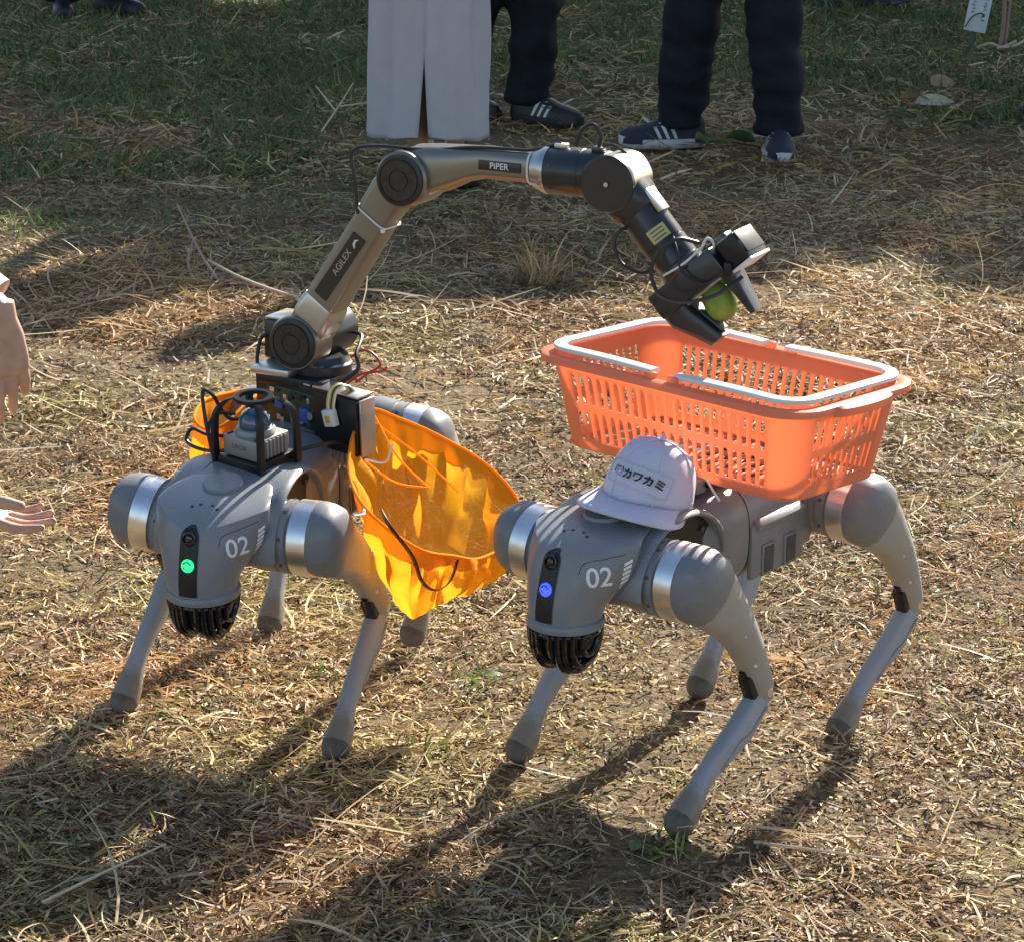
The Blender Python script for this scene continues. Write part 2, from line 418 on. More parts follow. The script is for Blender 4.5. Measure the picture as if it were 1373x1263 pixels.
# ------------------------------------------------------------------ trees beyond the picture that throw the shade at the back
BARK = mat('tree_bark', (0.13, 0.10, 0.075), 0.9, var=0.3, scale=14, bump=0.8, bscale=40)
LEAF = vcol_mat('tree_leaf', 0.5, 0.15, 0.4)
def tree(x, y, h, cr, label, seed, n=32000):
    rg = np.random.default_rng(seed); t = empty('orchard_tree', (x, y, 0), 0, label, 'tree', 'trees that shade the field')
    mb = MB(); lean = rg.normal(0, 0.12, 2)
    tp = [(lean[0] * s * s * h * .5, lean[1] * s * s * h * .5, s * h * 0.78) for s in np.linspace(0, 1, 8)]
    mb.tube(tp, [0.16, 0.13, 0.115, 0.10, 0.085, 0.07, 0.05, 0.03], 12)
    tips = []
    for i in range(11):
        s = 0.28 + 0.066 * i; p = Vector(tp[min(7, int(s * 7))]); a = i * 2.4 + rg.uniform(-.3, .3); ln = cr * (0.95 - 0.045 * i)
        q = [p + Vector((math.cos(a) * ln * u, math.sin(a) * ln * u, 0.45 * ln * u + 0.25 * ln * u * u)) for u in (0, .25, .5, .75, 1)]
        mb.tube(q, [0.055, 0.045, 0.033, 0.022, 0.01], 8); tips += q[1:]
    obj('trunk', mb, BARK, t)
    # crown: leaves in clumps through the whole volume
    cz = h * 0.60; rz = h * 0.40
    nl = 60; cl = rg.normal(0, 1, (nl, 3)); cl /= np.linalg.norm(cl, axis=1)[:, None]; cl *= rg.uniform(0.25, 1.0, (nl, 1)) ** 0.45 * 0.86
    ctr = cl * np.array([cr, cr, rz]) + np.array([lean[0] * h * .3, lean[1] * h * .3, cz])
    lb_ = rg.integers(0, nl, n); dv = rg.normal(0, 1, (n, 3)); dv /= np.linalg.norm(dv, axis=1)[:, None]
    P = ctr[lb_] + dv * (rg.random((n, 1)) ** 0.42) * rg.uniform(0.30, 0.55, nl)[lb_][:, None]
    s = rg.uniform(0.075, 0.13, n)[:, None]
    U = rg.normal(0, 1, (n, 3)); U /= np.linalg.norm(U, axis=1)[:, None]; V = np.cross(U, rg.normal(0, 1, (n, 3))); V /= np.linalg.norm(V, axis=1)[:, None]
    v = np.stack([P - U * s, P + V * s * 0.55, P + U * s, P - V * s * 0.55], 1).reshape(-1, 3)
    f = np.arange(4 * n).reshape(-1, 4)
    me = bpy.data.meshes.new('crown'); me.from_pydata(v.tolist(), [], f.tolist())
    a = me.color_attributes.new('blade_colour', 'FLOAT_COLOR', 'POINT')
    c = np.array([(0.05, 0.09, 0.025)]) * rg.uniform(0.6, 1.8, (n, 1)); c = np.concatenate([c, np.ones((n, 1))], 1)
    a.data.foreach_set('color', np.repeat(c, 4, 0).astype(np.float32).ravel())
    link('crown', me, LEAF, t)
def place_trees():
    # shade edge lies on the ground at about Y=6.2; tree tops throw it
    spec = [(-0.4, 14.6, 5.7, 1.6, 'leafy orchard tree at the left end of the shading row'),
            (1.75, 14.9, 5.75, 1.45, 'tall leafy orchard tree beside the left end tree of the shading row'),
            (3.85, 14.9, 5.65, 1.3, 'broad leafy orchard tree in the middle of the shading row'),
            (5.9, 15.0, 6.3, 1.3, 'leafy orchard tree right of the middle of the shading row'),
            (8.0, 14.9, 6.3, 1.5, 'leafy orchard tree at the right end of the shading row'),
            (3.45, 17.2, 7.0, 1.7, 'leafy orchard tree standing behind the left half of the shading row'),
            (6.3, 17.4, 7.3, 1.8, 'leafy orchard tree standing behind the right half of the shading row')]
    for i, (x, y, h, cr, lb) in enumerate(spec): tree(x, y, h, cr, lb, 40 + i, 30000 if i < 5 else 20000)
place_trees()

# ------------------------------------------------------------------ robot dogs
SHELL = mat('shell_grey', (0.205, 0.215, 0.23), 0.34, var=0.04, scale=20, dirt=(0.36, 0.32, 0.25), dirt_amt=0.24, dirt_scale=70, bump=0.05, bscale=900, rvar=0.06)
CAPM = mat('cap_grey', (0.185, 0.192, 0.205), 0.42, var=0.05, scale=25, dirt=(0.36, 0.32, 0.25), dirt_amt=0.26, dirt_scale=70)
THIGH = mat('thigh_grey', (0.33, 0.312, 0.28), 0.40, var=0.04, scale=25, dirt=(0.30, 0.25, 0.17), dirt_amt=0.26, dirt_scale=65)
SILVER = mat('brushed_aluminium', (0.78, 0.78, 0.79), 0.33, 1.0, var=0.05, scale=60)
BLACK = mat('black_plastic', (0.014, 0.014, 0.016), 0.35, var=0.15, scale=60, spec=0.35)
GLOSSB = mat('gloss_black', (0.012, 0.012, 0.015), 0.12, var=0.1, scale=60)
DARK = mat('dark_cavity_metal', (0.06, 0.062, 0.068), 0.5, var=0.2, scale=80)
WHITEINK = mat('white_print', (0.80, 0.80, 0.80), 0.5, var=0.03)
RUBBER = mat('muddy_rubber', (0.135, 0.118, 0.095), 0.85, var=0.3, scale=60, dirt=(0.20, 0.155, 0.10), dirt_amt=0.95, dirt_scale=40, bump=0.4, bscale=250)
SHIN = mud_calf_mat()
LENS = mat('lens_glass', (0.01, 0.01, 0.012), 0.06, var=0.0, coat=1.0)
HX, HY0, HY1, LK = 0.1934, 0.0465, 0.0955, 0.213

def sec(z, cx, a, b, n=20, p=2.3, cy=0.0):
    return ell((cx, cy, z), (1, 0, 0), (0, 1, 0), a, b, n, p)

def build_robot_meshes():
    D = {}
    # trunk: loaf lofted along x
    mb = MB(); rings = []
    for x, hw, zt, zb, p in [(0.235, 0.030, 0.040, -0.03, 2.5), (0.225, 0.046, 0.045, -0.040, 3), (0.19, 0.051, 0.050, -0.052, 3.4), (0.11, 0.054, 0.054, -0.062, 3.6), (0.062, 0.062, 0.058, -0.071, 3.4), (0.045, 0.069, 0.061, -0.074, 3),
                             (0.02, 0.070, 0.062, -0.074, 2.9), (-0.05, 0.070, 0.062, -0.075, 2.9), (-0.12, 0.070, 0.060, -0.074, 2.9),
                             (-0.165, 0.068, 0.055, -0.071, 3.6), (-0.182, 0.060, 0.048, -0.062, 3.2), (-0.190, 0.045, 0.036, -0.05, 3)]:
        rings.append(ell((x, 0, (zt + zb) / 2), (0, 1, 0), (0, 0, 1), hw, (zt - zb) / 2, 36, p))
    mb.loft(rings); D['trunk'] = mb.mesh('trunk', 50)
    for key, i0, i1, f in (('seam0', 6, 7, 0.4), ('seam1', 8, 9, 0.35)):
        rg_ = [rings[i0][k].lerp(rings[i1][k], f) for k in range(36)]; cc = sum(rg_, Vector()) / 36; m2 = MB(); m2.tube([p + (p - cc).normalized() * 0.0001 for p in rg_ + [rg_[0]]], 0.0007, 6, cap=False); D[key] = m2.mesh('d')
    # battery door on the left flank and its twin on the right
    for sy, nm in ((1, 'L'), (-1, 'R')):
        mb = MB(); mb.box((-0.072, sy * 0.0695, -0.028), (0.125, 0.008, 0.074), bev=0.004); D['door' + nm] = mb.mesh('d')
        mb = MB(); mb.box((-0.072, sy * 0.066, 0.0), (0.108, 0.016, 0.030), Matrix.Rotation(R_(-35 * sy), 3, 'X'), bev=0.003); D['grip' + nm] = mb.mesh('d')
        for k, x in enumerate((-0.047, -0.099)):
            mb = MB(); mb.box((x, sy * 0.0738, -0.043), (0.030, 0.0035, 0.042), bev=0.001); D['sockrim%d%s' % (k, nm)] = mb.mesh('d')
            mb = MB(); mb.box((x, sy * 0.0748, -0.043), (0.021, 0.004, 0.034), bev=0.001); D['sock%d%s' % (k, nm)] = mb.mesh('d')
    # head shell lofted through horizontal slices
    circ = lambda r, cx=0.285: [(cx + r * math.cos(t), r * math.sin(t)) for t in [math.pi * k / 8 for k in range(9)]]
    lev = [(-0.050, circ(0.0440)), (-0.049, circ(0.0455)), (-0.041, circ(0.0460)), (-0.037, circ(0.0455)),
           (-0.020, [(.330, 0), (.327, .020), (.317, .036), (.300, .046), (.281, .0485), (.259, .045), (.245, .033), (.239, .017), (.237, 0)]),
           (-0.002, [(.326, 0), (.323, .021), (.312, .039), (.294, .051), (.272, .058), (.252, .064), (.246, .05), (.200, .040), (.16, 0)]),
           (0.020, [(.3205, 0), (.317, .022), (.307, .042), (.290, .057), (.268, .069), (.2455, .079), (.240, .055), (.195, .042), (.15, 0)]),
           (0.038, [(.3145, 0), (.3105, .019), (.300, .037), (.284, .053), (.263, .068), (.239, .084), (.234, .056), (.19, .044), (.14, 0)]),
           (0.0445, [(.3115, 0), (.3075, .0165), (.2965, .034), (.280, .050), (.259, .066), (.235, .084), (.229, .056), (.185, .046), (.135, 0)]),
           (0.0478, [(.302, 0), (.297, .0145), (.286, .029), (.269, .044), (.248, .059), (.224, .080), (.216, .056), (.18, .048), (.13, 0)]),
           (0.056, [(.284, 0), (.279, .012), (.269, .024), (.254, .036), (.234, .051), (.210, .074), (.198, .060), (.165, .052), (.125, 0)]),
           (0.063, [(.255, 0), (.251, .010), (.244, .020), (.232, .030), (.216, .042), (.192, .060), (.178, .058), (.155, .048), (.12, 0)]),
           (0.0665, [(.226, 0), (.223, .008), (.218, .016), (.210, .024), (.200, .031), (.186, .038), (.172, .036), (.155, .028), (.14, 0)]),
           (0.067, [(.195, 0), (.194, .003), (.192, .006), (.189, .008), (.186, .010), (.182, .012), (.177, .011), (.172, .008), (.168, 0)])]
    mb = MB(); rings = []
    for z, h in lev:
        up = {0.038: .005, 0.0445: .013, 0.0478: .0145, 0.056: .008, 0.063: .003}.get(z, 0)
        zz = lambda i: z + up * (min(i, 5) / 5 if i < 6 else 0.4)
        rings.append([Vector((x, y, zz(i))) for i, (x, y) in enumerate(h)] + [Vector((x, -y, zz(len(h) - 2 - i))) for i, (x, y) in enumerate(h[-2:0:-1])])
    mb.loft(rings); li = [i for i, (z, h) in enumerate(lev) if z == 0.0445][0]; nn = len(rings[0])
    D['head'] = smooth_mesh(mb, 'head_shell', 2, 28, [(li * nn + k, li * nn + (k + 1) % nn) for k in range(nn) if k < 5 or k >= nn - 5])
    bv = bvh_of(D['head'])
    mb = MB(); mb.lathe([(0.0440, -0.0505), (0.0472, -0.049), (0.0480, -0.0445), (0.0470, -0.0395), (0.0445, -0.038)], (0.285, 0, 0), (0, 0, 1), 48); D['lip'] = mb.mesh('d', 50)
    # top button disc
    mb = MB(); mb.lathe([(0.026, 0.0), (0.026, 0.010), (0.0245, 0.0125), (0.0, 0.013)], (0.207, 0, 0.060), (0.12, 0, 1), 36); D['disc'] = mb.mesh('d', 40)
    # face strip, pill shaped, laid on the shell front
    vs, fs = [], []; ZL = [-0.036 + 0.0735 * i / 12 for i in range(12)] + [0.0375 + 0.0125 * math.sin(math.pi / 2 * i / 8) for i in range(9)]; nz = len(ZL) - 1
    for i in range(nz + 1):
        z = ZL[i]; top = max(0, z - 0.0375); hw = 0.0125 if z < 0.0375 else math.sqrt(max(1e-7, 0.0125 ** 2 - top ** 2))
        for k in range(7): vs.append((hw * (k / 3 - 1), z))
    for i in range(nz):
        for k in range(6): a = i * 7 + k; fs.append((a, a + 1, a + 8, a + 7))
    mb = MB(); mb.add(decal(vs, (0.36, 0, 0), (0, 1, 0), (0, 0, 1), (-1, 0, 0), bv, 0.0012), fs); D['strip'] = mb.mesh('d', 180)
    mb = MB(); mb.lathe([(0.0095, 0), (0.0095, 0.004), (0.0075, 0.0045), (0.0065, 0.002), (0.0, 0.002)], (0.3125, 0, 0.036), (1, 0, 0.2), 28); D['lens_ring'] = mb.mesh('d', 30)
    mb = MB(); mb.ball((0.3155, 0, 0.0365), 0.0052, (0.5, 1, 1), 16, 8); D['lens'] = mb.mesh('d', 180)
    mb = MB(); mb.lathe([(0.0085, 0), (0.0085, 0.002), (0.007, 0.0032), (0, 0.0034)], (0.3235, 0, 0.004), (1, 0, 0.25), 28); D['led'] = mb.mesh('d', 180)
    mb = MB()
    for a0, a1 in ((20, 160), (200, 300)):
        pts = [(0.3272, 0.0052 * math.cos(R_(a)), 0.0048 + 0.0052 * math.sin(R_(a))) for a in range(a0, a1 + 1, 14)]
        mb.tube(pts, 0.0007, 6)
    D['led_mark'] = mb.mesh('d')
    # number 02 and the slashed stripes on the flanks
    tv, tf = text_mesh('02', 0.034, 0.0004, 2)
    for sy, nm in ((1, 'L'), (-1, 'R')):
        d = Vector((-0.62, -0.76 * sy, -0.12)).normalized(); u = Vector((-0.77, 0.62 * sy, 0)).normalized() * sy
        if sy < 0: u = Vector((0.77, 0.62, 0)).normalized()
        w = Vector((0.05, 0, 1)).normalized()
        mb = MB(); mb.add(decal(tv, (0.292, sy * 0.056, 0.021), u, w, d, bv, 0.0006), tf); D['num' + nm] = mb.mesh('d', 180)
        mb = MB()
        for k in range(7):
            z = -0.004 + k * 0.0060; o = (0.0, 0.0)
            q = [(-0.0065 + 0.0013 * k, z), (0.0045 + 0.0013 * k, z + 0.0045), (0.0045 + 0.0013 * k, z + 0.0085), (-0.0065 + 0.0013 * k, z + 0.0040)]
            mb.add(decal(q, (0.264, sy * 0.0715, 0.0), u, w, d, bv, 0.0008), [(0, 1, 2, 3)])
        D['stripes' + nm] = mb.mesh('d', 180)
    pl = catmull([(-0.030, 0.016, 0), (-0.022, 0.029, 0), (0.004, 0.0335, 0), (0.030, 0.037, 0)], 5) ; d = Vector((-0.62, -0.76, -0.12)).normalized(); u = Vector((-0.77, 0.62, 0)).normalized(); w = Vector((0.05, 0, 1)).normalized()
    mb = MB(); mb.tube(decal(pl, (0.286, 0.058, 0.010), u, w, d, bv, 0.0), 0.00055, 6); D['headseam'] = mb.mesh('d')
    # microphone holes
    mb = MB()
    for x, y in ((0.268, -0.016), (0.262, -0.007), (0.262, 0.009), (0.268, 0.018)):
        h = bv.ray_cast(Vector((x, y, 0.15)), Vector((0, 0, -1)))
        if h[0] is not None: mb.lathe([(0.0022, 0), (0.0022, 0.0006), (0, 0.0006)], h[0], h[1], 10)
    D['mics'] = mb.mesh('d')
    # lidar basket under the chin: curved ribs round a dark dome
    mb = MB(); mb.lathe([(0.040, 0), (0.040, -0.008), (0.0380, -0.018), (0.035, -0.030), (0.028, -0.040), (0.016, -0.046), (0, -0.048)], (0.285, 0, -0.0495), (0, 0, 1), 28); D['dome'] = mb.mesh('d', 40)
    ribs = []
    for y, dep in [(-0.039, .030), (-0.032, .046), (-0.0245, .054), (-0.017, .056), (-0.009, .050), (0.009, .050), (0.017, .056), (0.0245, .054), (0.032, .046), (0.039, .030)]:
        hx = math.sqrt(0.0430 ** 2 - y * y)
        pts = [(0.285 + hx * math.cos(t), y * (1 - 0.10 * math.sin(t)), -0.051 - dep * (math.sin(t) ** 0.75)) for t in [math.pi * k / 14 for k in range(15)]]
        m2 = MB(); m2.tube(pts, 0.0042, 8); ribs.append(m2.mesh('d'))
    D['ribs'] = ribs
    mb = MB(); mb.tube([(0.285 + 0.0425 * math.cos(R_(a)), 0.0425 * math.sin(R_(a)), -0.0535) for a in range(0, 361, 15)], 0.0035, 8, cap=False); D['cage_ring'] = mb.mesh('d')
    # arches over the hips (front), dark plate behind each
    for sy, nm in ((1, 'L'), (-1, 'R')):
        mb = MB(); rings = []
        cov = []
        for a in range(-6, 181, 6):
            c, s = math.cos(R_(a)), math.sin(R_(a)); f_ = (1 + c) / 2; yo = 0.0715 + 0.0115 * f_ ** 0.7
            P = lambda k, y: Vector((0.148 + (0.096 + k) * c, sy * y, -0.008 + (0.069 + k) * s))
            rings.append([P(0, 0.045), P(0, yo - 0.003), P(0.001, yo), P(0.0035, yo + 0.001), P(0.006, yo - 0.001), P(0.0085, yo - 0.008), P(0.008, 0.045)])
            if 14 < a < 172:
                e = P(0.0075, yo - 0.006); row = []
                for j in range(9):
                    g = j / 8; zt = 0.0675 - 0.006 * max(0, (0.10 - e.x) / 0.1); row.append(Vector((e.x + (0.148 + 0.075 * c - e.x) * g, e.y * (1 - g), e.z + (zt - e.z) * math.sin(g * math.pi / 2) ** 0.9)))
                cov.append(row)
        cb_ = MB(); cb_.loft(cov, cap=False, closed=False); D['cover' + nm] = cb_.mesh('d', 60)
        mb.loft(rings); D['arch' + nm] = mb.mesh('d', 50)
        mb = MB(); E2 = [(0.148 + 0.097 * math.cos(t_), -0.008 + 0.070 * math.sin(t_)) for t_ in [math.pi * (k_ / 24) for k_ in range(25)]]; mb.loft([[Vector((x, sy * y, z)) for x, z in E2] for y in (0.050, 0.0585)]); D['plate' + nm] = mb.mesh('d')
        mb = MB()
        for a in (48, 98, 140): mb.lathe([(0.0036, 0), (0.0036, 0.003), (0, 0.003)], (0.148 + 0.082 * math.cos(R_(a)), sy * 0.0585, -0.008 + 0.058 * math.sin(R_(a))), (0, sy, 0), 12)
        D['screws' + nm] = mb.mesh('d')
    # legs, built for the left side (y outwards), then mirrored
    hip = MB(); hip.lathe([(0.030, -0.010), (0.046, -0.004), (0.0475, 0.004), (0.0475, 0.028), (0.0450, 0.0295), (0.0450, 0.033), (0.048, 0.0345), (0.048, 0.045), (0.0445, 0.047), (0.0445, 0.050)], (0, 0, 0), (0, 1, 0), 40)
    hip.box((0, -0.012, 0), (0.075, 0.030, 0.060), bev=0.012)
    ring = MB(); ring.lathe([(0.044, 0.0495), (0.0490, 0.0505), (0.0492, 0.0755), (0.046, 0.0765)], (0, 0, 0), (0, 1, 0), 44)
    scr = MB()
    for k in range(8):
        a = k * math.pi / 4 + 0.3; scr.lathe([(0.0024, 0), (0.0024, 0.0012), (0, 0.0012)], (0.0475 * math.cos(a), 0.040, 0.0475 * math.sin(a)), (math.cos(a), 0, math.sin(a)), 10)
    # thigh frame: origin at thigh joint, y=0 is the leg plane
    cap = MB(); cap.lathe([(0.0475, -0.0195), (0.0482, -0.014), (0.0475, -0.003), (0.0435, 0.008), (0.035, 0.0155), (0.020, 0.0205), (0.0, 0.022)], (0, 0, 0.002), (0, 1, 0), 48,
              mod=lambda t, h: 1 + (0.045 * math.cos(3 * t + 0.4) + 0.020 * math.cos(6 * t + .5)) * min(1, max(0, (h + 0.018) / 0.02)))
    th = MB(); th.loft([sec(0.020, 0.0, 0.026, 0.012), sec(0.012, 0.0, 0.039, 0.0165), sec(-0.012, -0.001, 0.0445, 0.0190), sec(-0.038, -0.004, 0.0405, 0.0205), sec(-0.07, -0.010, 0.0320, 0.0205), sec(-0.11, -0.0135, 0.0265, 0.0190),
             sec(-0.15, -0.0115, 0.0230, 0.0180), sec(-0.185, -0.006, 0.0205, 0.0170), sec(-0.21, -0.001, 0.0185, 0.0160), sec(-0.224, 0.001, 0.0125, 0.0125), sec(-0.231, 0.002, 0.006, 0.007)])
    slot = MB(); slot.box((0.0125, 0.0, -0.184), (0.018, 0.018, 0.040), Matrix.Rotation(R_(-10), 3, 'Y'), bev=0.004)
    slot.tube([(0.012, 0, -0.155), (0.017, 0, -0.178), (0.016, 0, -0.200)], 0.0045, 8)
    pin = MB(); pin.lathe([(0.006, 0), (0.006, 0.0012), (0.004, 0.0016), (0, 0.0016)], (0.0, 0.0148, -0.209), (0, 1, 0), 16)
    pin.lathe([(0.003, 0), (0.003, 0.001), (0, 0.001)], (-0.006, 0.0188, -0.055), (0, 1, 0), 10)
    for zz_, xx_ in ((-0.095, -0.004), (-0.150, -0.016), (-0.150, 0.002)): pin.lathe([(0.0024, -0.002), (0.0024, 0.0010), (0.0012, 0.0012), (0, 0.0006)], (xx_, 0.0178 if zz_ > -0.12 else 0.0162, zz_), (0, 1, 0), 10)
    cf = MB(); cf.loft([sec(0.014, 0.002, 0.007, 0.007), sec(0.008, 0.001, 0.0125, 0.0105), sec(-0.005, -0.001, 0.0165, 0.0125, p=2.7), sec(-0.03, -0.004, 0.0200, 0.0135, p=2.9), sec(-0.055, -0.006, 0.0212, 0.0138, p=2.9), sec(-0.085, -0.002, 0.0188, 0.0128, p=2.9),
             sec(-0.115, 0.004, 0.0158, 0.0118, p=2.8), sec(-0.145, 0.006, 0.0138, 0.0112, p=2.6), sec(-0.162, 0.004, 0.0145, 0.0125, p=2.4), sec(-0.176, 0.002, 0.0168, 0.0155), sec(-0.190, 0.0005, 0.0188, 0.0180), sec(-0.205, 0, 0.0195, 0.0190)], cap=True)
    seam = MB(); seam.tube([(-0.0085 + (-0.002 if z > -0.07 else 0.006), 0.0140 + (0.0 if z > -0.1 else -0.0018), z) for z in (-0.012, -0.03, -0.055, -0.075, -0.10, -0.125)], [0.0012, 0.002, 0.002, 0.0018, 0.0014, 0.0008], 6)
    ft = MB(); ft.ball((0, 0, -0.2085), 0.0200, (1.0, 0.97, 1.02), 24, 14)
    for nm, m_, sh in (('hip', hip, 35), ('ring', ring, 35), ('scr', scr, 35), ('cap', cap, 60), ('thigh', th, 60), ('slot', slot, 40), ('pin', pin, 35), ('calf', cf, 60), ('seam', seam, 60), ('foot', ft, 180)):
        D[nm + 'L'] = m_.mesh(nm, sh); D[nm + 'R'] = m_.mirror_y().mesh(nm, sh)
    return D
RM = build_robot_meshes()

def robot(X, Y, yaw, pitch, zb, legs, led, label, group):
    E_ = empty('robot_dog', (X, Y, 0), yaw, label, 'robot dog', group)
    B = Matrix.Translation((0, 0, zb)) @ Matrix.Rotation(pitch, 4, 'Y')
    def part(nm, key, m, parent=None, M=None, lab=None):
        o = link(nm, RM[key] if isinstance(key, str) else key, None, parent or E_, (B if M is None else M) if parent is None else (M or Matrix.Identity(4)))
        if not o.data.materials: o.data.materials.append(m)
        if o.data.materials[0] != m:
            o.material_slots[0].link = 'OBJECT'; o.material_slots[0].material = m
        if lab: o['label'] = lab
        return o
    tr = part('trunk', 'trunk', SHELL)
    part('panel_seam', 'seam0', BLACK, tr); part('panel_seam', 'seam1', BLACK, tr)
    for nm in 'LR':
        d = part('battery_door', 'door' + nm, SHELL, tr)
        part('carry_grip', 'grip' + nm, SHELL, tr)
        for k in (0, 1):
            part('socket_frame', 'sockrim%d%s' % (k, nm), CAPM, tr); part('socket', 'sock%d%s' % (k, nm), DARK, tr)
        part('hip_arch', 'arch' + nm, SHELL, tr); part('shoulder_cover', 'cover' + nm, SHELL, tr); part('hip_plate', 'plate' + nm, BLACK, tr); part('screws', 'screws' + nm, DARK, tr)['kind'] = 'stuff'
    h = part('head_shell', 'head', SHELL)
    part('top_button', 'disc', SHELL, h); part('chin_ring', 'lip', SHELL, h); part('face_strip', 'strip', BLACK, h); part('camera_ring', 'lens_ring', GLOSSB, h); part('camera_lens', 'lens', LENS, h)
    part('status_light', 'led', led, h, lab='lit round status light'); part('status_light_mark', 'led_mark', BLACK, h); part('microphone_holes', 'mics', BLACK, h)
    part('number_marking', 'numL', WHITEINK, h, lab='white painted number 02'); part('stripe_marking', 'stripesL', WHITEINK, h); part('panel_seam', 'headseam', DARK, h)
    c = part('lidar_cage', 'cage_ring', GLOSSB)
    part('lidar_dome', 'dome', GLOSSB, c)
    for r in RM['ribs']: part('cage_rib', r, GLOSSB, c)
    for (sx, sy), (a, b, d) in zip(((1, 1), (1, -1), (-1, 1), (-1, -1)), legs):
        s = 'L' if sy > 0 else 'R'
        H = B @ Matrix.Translation((sx * HX, sy * HY0, 0)) @ Matrix.Rotation(d, 4, 'X')
        hp = part('hip_housing', 'hip' + s, SHELL, None, H); part('motor_ring', 'ring' + s, SILVER, hp); part('screws', 'scr' + s, DARK, hp)['kind'] = 'stuff'
        T = H @ Matrix.Translation((0, sy * HY1, 0)) @ Matrix.Rotation(a, 4, 'Y')
        t = part('thigh', 'thigh' + s, THIGH, None, T); part('motor_cap', 'cap' + s, CAPM, t, Matrix.Rotation(-a * 0.5, 4, 'Y')); part('knee_linkage', 'slot' + s, BLACK, t); part('knee_pins', 'pin' + s, SILVER, t)['kind'] = 'stuff'
        K = T @ Matrix.Translation((0, 0, -LK)) @ Matrix.Rotation(-(a + b), 4, 'Y')
        k = part('shin', 'calf' + s, SHIN, None, K); part('shin_rib', 'seam' + s, THIGH, k); part('foot', 'foot' + s, RUBBER, k)
    return E_, Matrix.Translation((X, Y, 0)) @ Matrix.Rotation(yaw, 4, 'Z') @ B
LED_BLUE = mat('status_blue', (0.05, 0.08, 0.7), 0.3, var=0, emit=(0.03, 0.05, 1.0, 1.0))
LED_GREEN = mat('status_green', (0.05, 0.6, 0.2), 0.3, var=0, emit=(0.02, 0.75, 0.22, 0.55))
RG = 'grey four-legged robots numbered 02'
RA, MA = robot(0.2425, 3.1648, 4.0497, 0.0271, 0.3228,
               [(0.6272, 0.9912, 0.0072), (0.8297, 0.7279, -0.0438), (0.6578, 0.8847, -0.0595), (0.7118, 0.8267, 0.094)], LED_BLUE,
               'grey robot dog with blue status light carrying the orange basket on its back', RG)
RB, MBt = robot(-0.3014, 3.3516, 4.4027, 0.1007, 0.3218,
                [(0.7376, 0.9336, 0.0062), (0.837, 0.7479, -0.1315), (0.7771, 0.7362, -0.1509), (0.6838, 0.762, 0.0626)], LED_GREEN,
                'grey robot dog with green status light carrying the robot arm', RG)

